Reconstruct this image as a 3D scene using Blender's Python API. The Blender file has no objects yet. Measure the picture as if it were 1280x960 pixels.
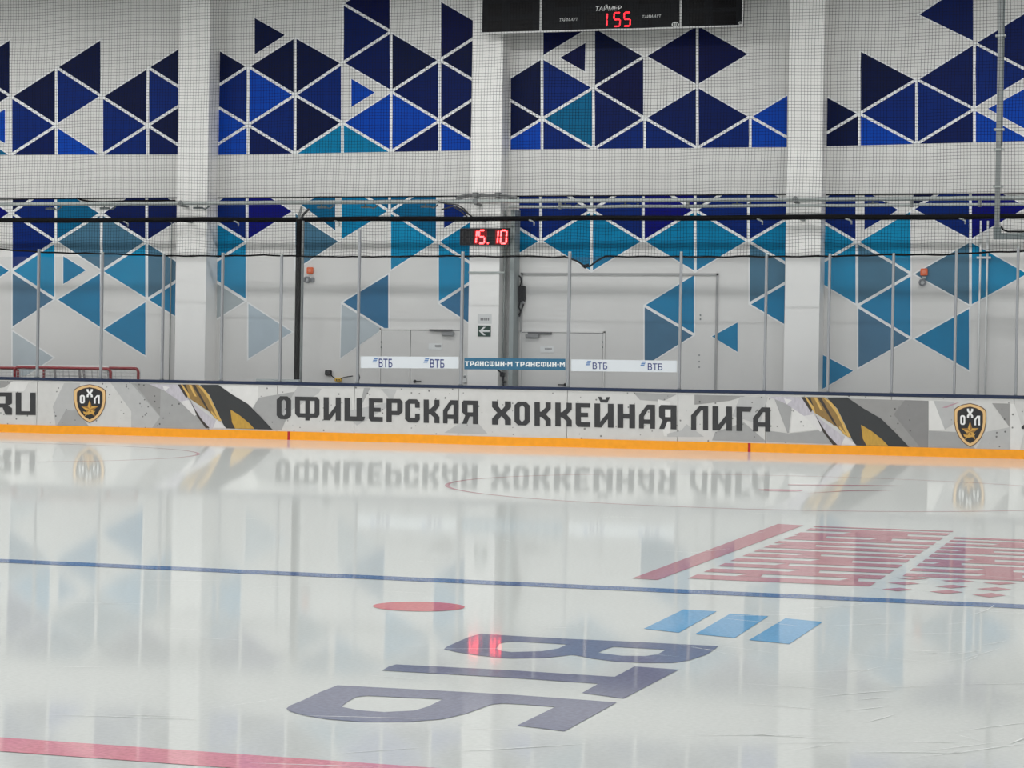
import bpy, bmesh, math, random
from mathutils import Vector, Matrix
from mathutils.geometry import tessellate_polygon
random.seed(7)
SC = bpy.context.scene
COL = SC.collection

# ------------------------------------------------------------------ camera
F = 2850.0
PSI = math.atan(0.305)
H = 1.55
ROLL = 0.0163
PITCH = 17.0 / F
R0 = Vector((math.cos(PSI), math.sin(PSI), 0))
F0 = Vector((-math.sin(PSI), math.cos(PSI), 0))
Z0 = Vector((0, 0, 1))
FW = F0 * math.cos(PITCH) - Z0 * math.sin(PITCH)
U0 = Z0 * math.cos(PITCH) + F0 * math.sin(PITCH)
CR = R0 * math.cos(ROLL) + U0 * math.sin(ROLL)
CU = U0 * math.cos(ROLL) - R0 * math.sin(ROLL)
CPOS = Vector((0, 0, H))
cam = bpy.data.cameras.new('camera')
cam.sensor_width = 36.0
cam.lens = F * 36.0 / 1280.0
cam.clip_end = 300
cam_o = bpy.data.objects.new('camera', cam)
COL.objects.link(cam_o)
M = Matrix((CR, CU, -FW)).transposed().to_4x4()
M.translation = CPOS
cam_o.matrix_world = M
SC.camera = cam_o

YB = 44.9      # face of the end boards
YG = 44.99     # glass
YN = 45.10     # netting
YP = 46.85     # pillar fronts
YW = 47.42     # end wall
ZA = 0.25      # walkway level behind the boards


def ray(px, py):
    return FW + CR * ((px - 640.0) / F) - CU * ((py - 480.0) / F)


def onY(px, py, y):
    d = ray(px, py)
    return CPOS + d * (y / d.y)


def onZ(px, py, z=0.0):
    d = ray(px, py)
    return CPOS + d * ((z - H) / d.z)


# ------------------------------------------------------------------ materials
def S(r, g, b):
    f = lambda c: (c / 12.92 if c <= 0.04045 else ((c + 0.055) / 1.055) ** 2.4)
    return (f(r / 255), f(g / 255), f(b / 255), 1)


MATS = {}


def mat(name, rgb, rough=0.5, metal=0.0, noise=0.0, nscale=3.0, spec=0.5, stretch=(1, 1, 1)):
    if name in MATS:
        return MATS[name]
    m = bpy.data.materials.new(name)
    m.use_nodes = True
    nt = m.node_tree
    b = nt.nodes['Principled BSDF']
    c = S(*rgb)
    b.inputs['Base Color'].default_value = c
    b.inputs['Roughness'].default_value = rough
    b.inputs['Metallic'].default_value = metal
    b.inputs['Specular IOR Level'].default_value = spec
    if noise > 0:
        tc = nt.nodes.new('ShaderNodeTexCoord')
        mp = nt.nodes.new('ShaderNodeMapping')
        mp.inputs['Scale'].default_value = stretch
        n = nt.nodes.new('ShaderNodeTexNoise')
        n.inputs['Scale'].default_value = nscale
        n.inputs['Detail'].default_value = 5
        r = nt.nodes.new('ShaderNodeValToRGB')
        r.color_ramp.elements[0].position = 0.3
        r.color_ramp.elements[1].position = 0.7
        r.color_ramp.elements[0].color = tuple(x * (1 - noise) for x in c[:3]) + (1,)
        r.color_ramp.elements[1].color = tuple(min(1, x * (1 + noise)) for x in c[:3]) + (1,)
        nt.links.new(tc.outputs['Object'], mp.inputs['Vector'])
        nt.links.new(mp.outputs['Vector'], n.inputs['Vector'])
        nt.links.new(n.outputs['Fac'], r.inputs['Fac'])
        nt.links.new(r.outputs['Color'], b.inputs['Base Color'])
    MATS[name] = m
    return m


def glow(name, rgb, strength):
    m = bpy.data.materials.new(name)
    m.use_nodes = True
    b = m.node_tree.nodes['Principled BSDF']
    b.inputs['Base Color'].default_value = S(*rgb)
    b.inputs['Emission Color'].default_value = S(*rgb)
    b.inputs['Emission Strength'].default_value = strength
    MATS[name] = m
    return m


def speckle(name, rgb, dens=0.5):
    """printed board film: pale grey with puck marks"""
    m = mat(name, rgb, 0.35, noise=0.035, nscale=6)
    nt = m.node_tree
    b = nt.nodes['Principled BSDF']
    src = b.inputs['Base Color'].links[0].from_socket
    tc = [n for n in nt.nodes if n.type == 'TEX_COORD'][0]
    v = nt.nodes.new('ShaderNodeTexVoronoi')
    v.inputs['Scale'].default_value = 7.0
    n2 = nt.nodes.new('ShaderNodeTexNoise')
    n2.inputs['Scale'].default_value = 9
    mth = nt.nodes.new('ShaderNodeMath')
    mth.operation = 'MULTIPLY_ADD'
    mth.inputs[1].default_value = 0.25
    nt.links.new(tc.outputs['Object'], v.inputs['Vector'])
    nt.links.new(tc.outputs['Object'], n2.inputs['Vector'])
    nt.links.new(n2.outputs['Fac'], mth.inputs[0])
    nt.links.new(v.outputs['Distance'], mth.inputs[2])
    r = nt.nodes.new('ShaderNodeValToRGB')
    r.color_ramp.elements[0].position = 0.21
    r.color_ramp.elements[1].position = 0.265
    r.color_ramp.elements[0].color = (0.10, 0.10, 0.10, 1)
    r.color_ramp.elements[1].color = (1, 1, 1, 1)
    nt.links.new(mth.outputs[0], r.inputs['Fac'])
    mx = nt.nodes.new('ShaderNodeMix')
    mx.data_type = 'RGBA'
    mx.blend_type = 'MULTIPLY'
    mx.inputs[0].default_value = 0.8
    nt.links.new(src, mx.inputs[6])
    nt.links.new(r.outputs['Color'], mx.inputs[7])
    nt.links.new(mx.outputs[2], b.inputs['Base Color'])
    return m


def ice(name, rgb, lo=0.03, hi=0.70, rough=0.048):
    """paint frozen under a polished ice film"""
    m = bpy.data.materials.new(name)
    m.use_nodes = True
    nt = m.node_tree
    nt.nodes.clear()
    out = nt.nodes.new('ShaderNodeOutputMaterial')
    mix = nt.nodes.new('ShaderNodeMixShader')
    dif = nt.nodes.new('ShaderNodeBsdfDiffuse')
    gl = nt.nodes.new('ShaderNodeBsdfAnisotropic')
    gl.inputs['Roughness'].default_value = rough
    gl.inputs['Color'].default_value = (0.97, 0.98, 0.98, 1)
    fr = nt.nodes.new('ShaderNodeFresnel')
    fr.inputs['IOR'].default_value = 1.31
    mr = nt.nodes.new('ShaderNodeMapRange')
    mr.inputs['To Min'].default_value = lo
    mr.inputs['To Max'].default_value = hi
    geo = nt.nodes.new('ShaderNodeNewGeometry')
    # skate scratches: long thin noise streaks in the film
    mp = nt.nodes.new('ShaderNodeMapping')
    mp.inputs['Rotation'].default_value = (0, 0, 0.5)
    mp.inputs['Scale'].default_value = (0.6, 9, 1)
    ns = nt.nodes.new('ShaderNodeTexNoise')
    ns.inputs['Scale'].default_value = 1.6
    ns.inputs['Detail'].default_value = 6
    bp = nt.nodes.new('ShaderNodeBump')
    bp.inputs['Strength'].default_value = 0.008
    bp.inputs['Distance'].default_value = 0.01
    n2 = nt.nodes.new('ShaderNodeTexNoise')
    n2.inputs['Scale'].default_value = 40.0
    n2.inputs['Detail'].default_value = 4
    cr = nt.nodes.new('ShaderNodeValToRGB')
    c = S(*rgb)
    k = 0.05 if name == 'ice_sheet' else 0.13
    cr.color_ramp.elements[0].position = 0.3
    cr.color_ramp.elements[1].position = 0.7
    cr.color_ramp.elements[0].color = tuple(x * (1 - k) for x in c[:3]) + (1,)
    cr.color_ramp.elements[1].color = tuple(min(1, x * (1 + k)) for x in c[:3]) + (1,)
    L = nt.links.new
    L(geo.outputs['Position'], mp.inputs['Vector'])
    L(mp.outputs['Vector'], ns.inputs['Vector'])
    L(ns.outputs['Fac'], bp.inputs['Height'])
    L(bp.outputs['Normal'], gl.inputs['Normal'])
    L(geo.outputs['Position'], n2.inputs['Vector'])
    L(n2.outputs['Fac'], cr.inputs['Fac'])
    L(cr.outputs['Color'], dif.inputs['Color'])
    L(fr.outputs['Fac'], mr.inputs['Value'])
    L(mr.outputs['Result'], mix.inputs['Fac'])
    L(dif.outputs['BSDF'], mix.inputs[1])
    L(gl.outputs['BSDF'], mix.inputs[2])
    L(mix.outputs['Shader'], out.inputs['Surface'])
    MATS[name] = m
    return m


def plexi():
    m = bpy.data.materials.new('plexiglass')
    m.use_nodes = True
    nt = m.node_tree
    nt.nodes.clear()
    out = nt.nodes.new('ShaderNodeOutputMaterial')
    mix = nt.nodes.new('ShaderNodeMixShader')
    tr = nt.nodes.new('ShaderNodeBsdfTransparent')
    tr.inputs['Color'].default_value = (0.948, 0.952, 0.956, 1)
    gl = nt.nodes.new('ShaderNodeBsdfAnisotropic')
    gl.inputs['Roughness'].default_value = 0.05
    mix.inputs['Fac'].default_value = 0.025
    nt.links.new(tr.outputs[0], mix.inputs[1])
    nt.links.new(gl.outputs[0], mix.inputs[2])
    nt.links.new(mix.outputs[0], out.inputs['Surface'])
    MATS['plexi'] = m
    return m


# ------------------------------------------------------------------ object helpers
def tag(o, label=None, cat=None, group=None, kind=None):
    if label:
        o['label'] = label
    if cat:
        o['category'] = cat
    if group:
        o['group'] = group
    if kind:
        o['kind'] = kind
    return o


def empty(name, loc, label, cat, group=None):
    o = bpy.data.objects.new(name, None)
    o.location = loc
    o.empty_display_size = 0.1
    COL.objects.link(o)
    return tag(o, label, cat, group)


def link(name, verts, faces, mats, fmat=None, parent=None, smooth=False):
    me = bpy.data.meshes.new(name)
    if parent is not None:
        base = world_loc(parent)
        verts = [Vector(v) - base for v in verts]
        org = Vector((0, 0, 0))
    else:
        org = Vector((0, 0, 0))
        if verts:
            xs = [v[0] for v in verts]; ys = [v[1] for v in verts]; zs = [v[2] for v in verts]
            org = Vector(((min(xs) + max(xs)) / 2, (min(ys) + max(ys)) / 2, min(zs)))
        verts = [Vector(v) - org for v in verts]
    me.from_pydata([tuple(v) for v in verts], [], faces)
    ml = mats if isinstance(mats, (list, tuple)) else [mats]
    for m in ml:
        me.materials.append(m)
    if fmat:
        for p, i in zip(me.polygons, fmat):
            p.material_index = i
    if smooth:
        for p in me.polygons:
            p.use_smooth = True
    me.update()
    o = bpy.data.objects.new(name, me)
    o.location = org
    COL.objects.link(o)
    if parent is not None:
        o.parent = parent
    return o


def world_loc(o):
    v = Vector((0, 0, 0))
    while o is not None:
        v += o.location
        o = o.parent
    return v


class MB:
    def __init__(s):
        s.v = []; s.f = []; s.fm = []

    def add(s, v, f, m=0):
        n = len(s.v)
        s.v += [Vector(x) for x in v]
        for q in f:
            s.f.append(tuple(i + n for i in q)); s.fm.append(m)
        return s

    def box(s, x0, x1, y0, y1, z0, z1, m=0, bev=0.0):
        if bev > 0:
            b = bev
            ring = lambda y, i: [(x0 + i, y, z0 + b), (x0 + b, y, z0 + i), (x1 - b, y, z0 + i), (x1 - i, y, z0 + b),
                                 (x1 - i, y, z1 - b), (x1 - b, y, z1 - i), (x0 + b, y, z1 - i), (x0 + i, y, z1 - b)]
            rs = [ring(y0, b * 0.6), ring(y0 + b, 0), ring(y1 - b, 0), ring(y1, b * 0.6)]
            v = sum(rs, [])
            f = [tuple(range(7, -1, -1))[::-1], tuple(range(24, 32))[::-1]]
            for k in range(3):
                for i in range(8):
                    j = (i + 1) % 8
                    f.append((k * 8 + i, k * 8 + j, k * 8 + 8 + j, k * 8 + 8 + i)[::-1])
            return s.add(v, f, m)
        v = [(x0, y0, z0), (x1, y0, z0), (x1, y1, z0), (x0, y1, z0), (x0, y0, z1), (x1, y0, z1), (x1, y1, z1), (x0, y1, z1)]
        f = [(3, 2, 1, 0), (4, 5, 6, 7), (0, 1, 5, 4), (1, 2, 6, 5), (2, 3, 7, 6), (3, 0, 4, 7)]
        return s.add(v, f, m)

    def tube(s, pts, r, n=8, m=0, cap=True):
        pts = [Vector(p) for p in pts]
        rings = []
        prev = None
        for i, p in enumerate(pts):
            if i == 0:
                t = pts[1] - p
            elif i == len(pts) - 1:
                t = p - pts[i - 1]
            else:
                t = (pts[i + 1] - p).normalized() + (p - pts[i - 1]).normalized()
            t.normalize()
            if prev is None:
                a = Vector((0, 0, 1)) if abs(t.z) < 0.9 else Vector((1, 0, 0))
                u = t.cross(a).normalized()
            else:
                u = (prev - t * prev.dot(t)).normalized()
            prev = u
            w = t.cross(u)
            rr = r[i] if isinstance(r, (list, tuple)) else r
            rings.append([p + u * (rr * math.cos(2 * math.pi * k / n)) + w * (rr * math.sin(2 * math.pi * k / n)) for k in range(n)])
        v = sum(rings, [])
        f = []
        for i in range(len(pts) - 1):
            for k in range(n):
                j = (k + 1) % n
                f.append((i * n + k, i * n + j, (i + 1) * n + j, (i + 1) * n + k))
        if cap:
            f.append(tuple(range(n))[::-1])
            f.append(tuple(range((len(pts) - 1) * n, len(pts) * n)))
        return s.add(v, f, m)

    def disc(s, c, r0, y0, y1, n=20, m=0, rin=0.0):
        """round plate (or ring) facing -Y"""
        c = Vector(c)
        def rg(r, y):
            return [Vector((c.x + r * math.cos(2 * math.pi * k / n), y, c.z + r * math.sin(2 * math.pi * k / n))) for k in range(n)]
        if rin <= 0:
            v = rg(r0 * 0.88, y0) + rg(r0, y0 + (y1 - y0) * 0.3) + rg(r0, y1)
            f = [tuple(range(n))]
            for a in (0, n):
                for k in range(n):
                    j = (k + 1) % n
                    f.append((a + k, a + n + k, a + n + j, a + j))
            f.append(tuple(range(2 * n, 3 * n))[::-1])
        else:
            v = rg(rin, y1) + rg(rin, y0) + rg(r0, y0) + rg(r0, y1)
            f = []
            for a in (0, n, 2 * n):
                for k in range(n):
                    j = (k + 1) % n
                    f.append((a + k, a + n + k, a + n + j, a + j))
        return s.add(v, f, m)

    def build(s, name, mats, parent=None, smooth=False):
        return link(name, s.v, s.f, mats, s.fm, parent, smooth)


def clip(poly, cl):
    def side(p, a, b):
        return (b[0] - a[0]) * (p[1] - a[1]) - (b[1] - a[1]) * (p[0] - a[0])
    area = sum(cl[i][0] * cl[(i + 1) % len(cl)][1] - cl[(i + 1) % len(cl)][0] * cl[i][1] for i in range(len(cl)))
    sg = 1 if area > 0 else -1
    out = list(poly)
    for i in range(len(cl)):
        a, b = cl[i], cl[(i + 1) % len(cl)]
        inp, out = out, []
        for k in range(len(inp)):
            p, q = inp[k], inp[(k + 1) % len(inp)]
            sp, sq = side(p, a, b) * sg, side(q, a, b) * sg
            if sp >= 0:
                out.append(p)
            if (sp >= 0) != (sq >= 0):
                t = sp / (sp - sq)
                out.append((p[0] + (q[0] - p[0]) * t, p[1] + (q[1] - p[1]) * t))
        if not out:
            return []
    return out


def inset(poly, d):
    n = len(poly)
    area = sum(poly[i][0] * poly[(i + 1) % n][1] - poly[(i + 1) % n][0] * poly[i][1] for i in range(n))
    sg = 1 if area > 0 else -1
    lines = []
    for i in range(n):
        a, b = Vector(poly[i]), Vector(poly[(i + 1) % n])
        t = (b - a).normalized()
        nrm = Vector((-t.y, t.x)) * sg
        lines.append((a + nrm * d, t))
    out = []
    for i in range(n):
        p, t = lines[i - 1]
        q, u = lines[i]
        den = t.x * u.y - t.y * u.x
        w = q - p
        k = (w.x * u.y - w.y * u.x) / den
        out.append(tuple(p + t * k))
    return out


class Flat:
    """flat pieces given in picture pixels, laid on one real plane (wall face Y=c, or the ice Z=c)"""
    def __init__(s, Y=None, Z=None):
        s.Y = Y; s.Z = Z; s.v = []; s.f = []; s.fm = []

    def P(s, p, off=0.0):
        return onY(p[0], p[1], s.Y - off) if s.Y is not None else onZ(p[0], p[1], s.Z + off)

    def poly(s, outer, m=0, holes=(), off=0.0):
        loops = [outer] + list(holes)
        tri = tessellate_polygon([[Vector((p[0], p[1], 0)) for p in l] for l in loops])
        n = len(s.v)
        flat = [p for l in loops for p in l]
        s.v += [s.P(p, off) for p in flat]
        want = Vector((0, -1, 0)) if s.Y is not None else Vector((0, 0, 1))
        for t in tri:
            a, b, c = (s.v[n + i] for i in t)
            nn = (b - a).cross(c - a)
            if nn.length < 1e-12:
                continue
            s.f.append(tuple(n + i for i in (t if nn.dot(want) > 0 else t[::-1])))
            s.fm.append(m)
        return s

    def build(s, name, mats, parent=None):
        return link(name, s.v, s.f, mats, s.fm, parent)


# ------------------------------------------------------------------ glyphs
GL = {
    'О': ([(.25, 0), (.75, 0), (1, .15), (1, .85), (.75, 1), (.25, 1), (0, .85), (0, .15)],
          [[(.34, .24), (.5, .14), (.66, .24), (.66, .76), (.5, .86), (.34, .76)]]),
    'Ф': ([(0, .25), (.12, .1), (.42, .1), (.42, -.03), (.6, -.03), (.6, .1), (.9, .1), (1, .22), (1, .88), (.9, 1), (0, 1)],
          [[(.2, .28), (.42, .28), (.42, .83), (.2, .83)], [(.6, .28), (.8, .28), (.8, .83), (.6, .83)]]),
    'И': ([(0, 0), (.36, 0), (.7, .36), (.7, 0), (1, 0), (1, 1), (.7, 1), (.7, .64), (.3, .24), (.3, 1), (0, 1)], []),
    'Ц': ([(0, 1), (.27, 1), (.27, .2), (.58, .2), (.58, 1), (.85, 1), (.85, .2), (1, .2), (.95, .04), (.86, 0), (0, 0)], []),
    'Е': ([(.15, 0), (1, 0), (1, .2), (.36, .2), (.36, .42), (.85, .42), (.85, .6), (.36, .6), (.36, .82), (1, .82), (1, 1), (0, 1), (0, .12)], []),
    'Р': ([(0, 0), (.33, 0), (.33, .3), (.8, .3), (1, .45), (1, .88), (.85, 1), (0, 1)], [[(.33, .48), (.66, .48), (.66, .82), (.33, .82)]]),
    'С': ([(.25, 0), (.8, 0), (1, .13), (1, .38), (.68, .38), (.68, .2), (.34, .2), (.34, .8), (.68, .8), (.68, .64), (1, .64), (1, .87),
           (.8, 1), (.25, 1), (0, .87), (0, .13)], []),
    'К': ([(0, 0), (.33, 0), (.33, .38), (.42, .38), (.68, .22), (.68, 0), (1, 0), (1, .27), (.7, .5), (1, .73), (1, 1), (.68, 1), (.68, .78),
           (.42, .6), (.33, .6), (.33, 1), (0, 1)], []),
    'А': ([(0, 0), (.3, 0), (.3, .2), (.7, .2), (.7, 0), (1, 0), (1, 1), (.5, 1), (0, .55)], [[(.3, .38), (.7, .38), (.7, .8), (.58, .8), (.3, .5)]]),
    'Я': ([(0, 0), (.3, 0), (.48, .32), (.67, .32), (.67, 0), (1, 0), (1, 1), (.1, 1), (0, .9), (0, .5), (.2, .36)],
          [[(.34, .5), (.67, .5), (.67, .82), (.34, .82)]]),
    'R': ([(1, 0), (.67, 0), (.52, .32), (.33, .32), (.33, 0), (0, 0), (0, 1), (1, 1), (1, .5), (.8, .42), (1, .3)],
          [[(.33, .5), (.66, .5), (.66, .82), (.33, .82)]]),
    'U': ([(0, 0), (1, 0), (1, 1), (.72, 1), (.72, .17), (.28, .17), (.28, 1), (0, 1)], []),
    'Х': ([(0, 0), (.32, 0), (.32, .2), (.5, .38), (.68, .2), (.68, 0), (1, 0), (1, .25), (.72, .5), (1, .75), (1, 1), (.68, 1), (.68, .8),
           (.5, .62), (.32, .8), (.32, 1), (0, 1), (0, .75), (.28, .5), (0, .25)], []),
    'Н': ([(0, 0), (.33, 0), (.33, .4), (.67, .4), (.67, 0), (1, 0), (1, 1), (.67, 1), (.67, .6), (.33, .6), (.33, 1), (0, 1)], []),
    'Л': ([(0, 0), (.3, 0), (.3, .55), (.6, .82), (.7, .82), (.7, 0), (1, 0), (1, 1), (.5, 1), (0, .6)], []),
    'Т': ([(.35, 0), (.65, 0), (.65, .8), (1, .8), (1, 1), (0, 1), (0, .8), (.35, .8)], []),
    'М': ([(0, 0), (.22, 0), (.22, .62), (.5, .3), (.78, .62), (.78, 0), (1, 0), (1, 1), (.8, 1), (.5, .62), (.2, 1), (0, 1)], []),
    'Г': ([(0, 0), (.38, 0), (.38, .8), (.9, .8), (1, 1), (0, 1)], []),
}
BREVE = [(.18, 1.28), (.36, 1.28), (.43, 1.17), (.57, 1.17), (.64, 1.28), (.82, 1.28), (.68, 1.05), (.32, 1.05)]


def glyph(fl, ch, x0, x1, top, bot, m=0, off=0.0):
    """top/bot: functions of pixel x"""
    def q(p):
        x = x0 + (x1 - x0) * p[0]
        return (x, bot(x) + (top(x) - bot(x)) * p[1])
    base = 'И' if ch == 'Й' else ch
    o, hs = GL[base]
    fl.poly([q(p) for p in o], m, [[q(p) for p in h] for h in hs], off)
    if ch == 'Й':
        fl.poly([q(p) for p in BREVE], m, (), off)


def text_into(fl, txt, quad, m=0, off=0.0, shear=0.0, bold=0.0):
    """a word in the built-in typeface, fitted to a pixel quad (x0, x1, ytop0, ybot0, ytop1, ybot1)"""
    cu = bpy.data.curves.new('word', 'FONT')
    cu.body = txt
    cu.resolution_u = 3
    cu.offset = bold
    cu.shear = shear
    ob = bpy.data.objects.new('word', cu)
    COL.objects.link(ob)
    dg = bpy.context.evaluated_depsgraph_get()
    me = bpy.data.meshes.new_from_object(ob.evaluated_get(dg))
    vs = [v.co.copy() for v in me.vertices]
    fs = [tuple(p.vertices) for p in me.polygons]
    COL.objects.unlink(ob)
    bpy.data.objects.remove(ob)
    bpy.data.curves.remove(cu)
    bpy.data.meshes.remove(me)
    if not vs:
        return
    ax, bx = min(v.x for v in vs), max(v.x for v in vs)
    ay, by = min(v.y for v in vs), max(v.y for v in vs)
    x0, x1, t0, b0, t1, b1 = quad
    n = len(fl.v)
    for v in vs:
        u = (v.x - ax) / (bx - ax); w = (v.y - ay) / (by - ay)
        tp = t0 + (t1 - t0) * u; bt = b0 + (b1 - b0) * u
        fl.v.append(fl.P((x0 + (x1 - x0) * u, bt + (tp - bt) * w), off))
    want = Vector((0, -1, 0)) if fl.Y is not None else Vector((0, 0, 1))
    for f in fs:
        g = tuple(n + i for i in f)
        a, b, c = (fl.v[i] for i in g[:3])
        if (b - a).cross(c - a).dot(want) < 0:
            g = g[::-1]
        fl.f.append(g); fl.fm.append(m)


SEG = {'0': 'abcdef', '1': 'bc', '5': 'afgcd', '8': 'abcdefg'}


def seg_digit(fl, ch, x0, x1, y0, y1, m=0, off=0.0, th=1.7, slope=0.0, lean=0.0):
    """seven-segment digit in pixel box; y0 top"""
    ym = (y0 + y1) / 2
    g = th * 0.18
    def bar(ax, ay, bx, by):
        d = Vector((bx - ax, by - ay)); L = d.length; d /= L
        n = Vector((-d.y, d.x)) * th / 2
        a = Vector((ax, ay)) + d * g; b = Vector((bx, by)) - d * g
        e = d * th / 2
        pts = [a, a + e + n, b - e + n, b, b - e - n, a + e - n]
        fl.poly([(p.x + (y1 - p.y) * lean, p.y + (p.x - x0) * slope) for p in pts], m, (), off)
    S_ = {'a': (x0, y0, x1, y0), 'b': (x1, y0, x1, ym), 'c': (x1, ym, x1, y1), 'd': (x0, y1, x1, y1), 'e': (x0, ym, x0, y1), 'f': (x0, y0, x0, ym), 'g': (x0, ym, x1, ym)}
    for c in SEG[ch]:
        bar(*S_[c])


# ================================================================== colours
WALL = mat('wall_paint', (222, 221, 219), 0.45, noise=0.03, nscale=0.8)
PILL = mat('pillar_paint', (241, 240, 238), 0.45, noise=0.02, nscale=1.0)
MW = mat('mural_white', (240, 241, 241), 0.45)
TRI = {
    'N': (3, 18, 62), 'N2': (3, 14, 68), 'N3': (2, 10, 112), 'D': (2, 38, 112), 'D2': (3, 26, 86), 'M': (2, 66, 172),
    'T': (4, 124, 170), 'TD': (4, 98, 140), 'T2': (14, 136, 182), 'T3': (10, 122, 168), 'T4': (26, 126, 172), 'S': (72, 116, 142),
    'S2': (74, 116, 146), 'S3': (56, 114, 154), 'G': (186, 196, 202), 'G2': (174, 184, 188), 'G3': (180, 194, 204),
}
TK = list(TRI)
TM = [MW] + [mat('mural_' + k.lower(), TRI[k], 0.5, noise=0.05, nscale=2.0, spec=0.12) for k in TK]
NAVYCAP = mat('navy_cap', (16, 34, 66), 0.35)
YEL = mat('yellow_kick', (246, 160, 16), 0.35, noise=0.05, nscale=8)
REDM = mat('mark_red', (176, 24, 34), 0.4)
LET = mat('letter_black', (50, 50, 52), 0.4, noise=0.06, nscale=8)
GREYMET = mat('grey_metal', (150, 152, 156), 0.4, 0.3)
LGREY = mat('light_pipe', (168, 174, 172), 0.45, 0.1)
STEEL = mat('grey_rail', (128, 132, 132), 0.45, 0.3)
DARKG = mat('dark_steel', (112, 121, 122), 0.5, 0.1)
BLACK = mat('black_rubber', (8, 8, 10), 0.6, spec=0.15)
BLK2 = mat('black_plastic', (18, 18, 21), 0.45, spec=0.2)
NETM = mat('net_cord', (20, 20, 24), 0.8, spec=0.1)
WHITEP = mat('white_plastic', (226, 228, 228), 0.4)
ORANGE = mat('orange_plastic', (224, 104, 58), 0.5, spec=0.2)
REDP = mat('goal_red', (140, 24, 34), 0.35)
WNET = mat('goal_net_white', (205, 205, 205), 0.8)
DOORP = mat('door_paint', (217, 216, 214), 0.4, noise=0.02, nscale=1.5)
SEAM = mat('seam_shadow_gap', (110, 110, 112), 0.6)
YELP = mat('yellow_plastic', (226, 180, 40), 0.4)
GREEN = mat('exit_green', (14, 56, 44), 0.4)
PLEXI = plexi()

# ================================================================== setting
XL, XR = -34.0, 9.0
fl = link('floor', [(XL, -8, 0), (XR, -8, 0), (XR, YB, 0), (XL, YB, 0)], [(0, 1, 2, 3)], ice('ice_sheet', (210, 213, 210)))
tag(fl, 'white glossy ice sheet reflecting the boards and wall', 'ice', kind='structure')
apron = MB().box(XL, XR, YB + 0.17, YW, 0, ZA).build('floor_walkway', mat('concrete', (140, 140, 138), 0.7, noise=0.06, nscale=2))
tag(apron, 'raised grey walkway between the boards and the end wall', 'floor', kind='structure')
wb = MB().box(XL, XR, YW, YW + 0.3, 0, 12.0).build('wall_back', WALL)
tag(wb, 'white end wall of the hall with blue triangle mural', 'wall', kind='structure')
for nm, x in (('wall_left', XL - 0.3), ('wall_right', XR)):
    w = MB().box(x, x + 0.3, -8, YW, 0, 12.0).build(nm, WALL)
    tag(w, 'white side wall of the hall', 'wall', kind='structure')
ce = MB().box(XL, XR, -8, YW, 12.0, 12.3).build('ceiling', mat('ceiling_paint', (176, 178, 180), 0.6))
tag(ce, 'pale hall ceiling high above the ice', 'ceiling', kind='structure')


# ------------------------------------------------------------------ mural
def lattice(cols, basefn, half, up):
    """pixel position of lattice node (column, half step)"""
    def V(c, r):
        x = cols[c] if 0 <= c < len(cols) else cols[-1] + (cols[-1] - cols[-2]) * (c - len(cols) + 1)
        hh = half(c) if callable(half) else half
        return (x, basefn(c) - up * r * hh)
    return V


def mural(name, spec, label):
    f = Flat(Y=YW)
    for V, cl, tris, custom in spec:
        for key, t in tris:
            tri = [V(*p) for p in t]
            w = clip(tri, cl)
            if len(w) >= 3:
                f.poly(w, 0, (), 0.004)
            w = clip(inset(tri, 1.75), cl)
            if len(w) >= 3:
                f.poly(w, 1 + TK.index(key), (), 0.008)
        for key, t in custom:
            w = clip(inset(t, -1.0), cl)
            if len(w) >= 3:
                f.poly(w, 0, (), 0.004)
            w = clip(t, cl)
            if len(w) >= 3:
                f.poly(w, 1 + TK.index(key), (), 0.008)
    o = f.build(name, TM, wb)
    o['label'] = label
    return o


def li(pts):
    return lambda c: pts[min(max(c, 0), len(pts) - 1)]


UA = lattice([-43.5, 13.5, 70.3, 127.1, 184.7, 242.5], li([193.5] * 6), 36.5, 1)
ua = [('N', [(0, 3), (1, 2), (1, 4)]), ('N', [(0, 1), (0, 3), (1, 2)]), ('TD', [(0, -1), (0, 1), (1, 0)]),
      ('N', [(1, 2), (2, 1), (2, 3)]), ('D', [(2, 1), (2, 3), (3, 2)]), ('N', [(2, 3), (3, 2), (3, 4)]),
      ('D', [(1, 0), (1, 2), (2, 1)]), ('D2', [(1, 0), (2, 1), (2, -1)]), ('M', [(2, 1), (2, -1), (3, 0)]),
      ('N', [(3, 2), (4, 1), (4, 3)]), ('D', [(3, 0), (3, 2), (4, 1)]), ('D', [(4, 3), (4, 1), (5, 2)]),
      ('N', [(4, 3), (5, 2), (5, 4)]), ('N', [(4, 1), (5, 0), (5, 2)]), ('D', [(3, 0), (4, 1), (4, -1)]), ('D2', [(4, 1), (4, -1), (5, 0)])]
UB = lattice([251, 310, 368.8, 428, 488.8, 549.6, 611], li([193.8, 193, 192, 190.7, 189.5, 188.5, 187.5]), li([36.4, 36.7, 36.6, 37.3, 37.5, 37.8, 38]), 1)
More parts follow.
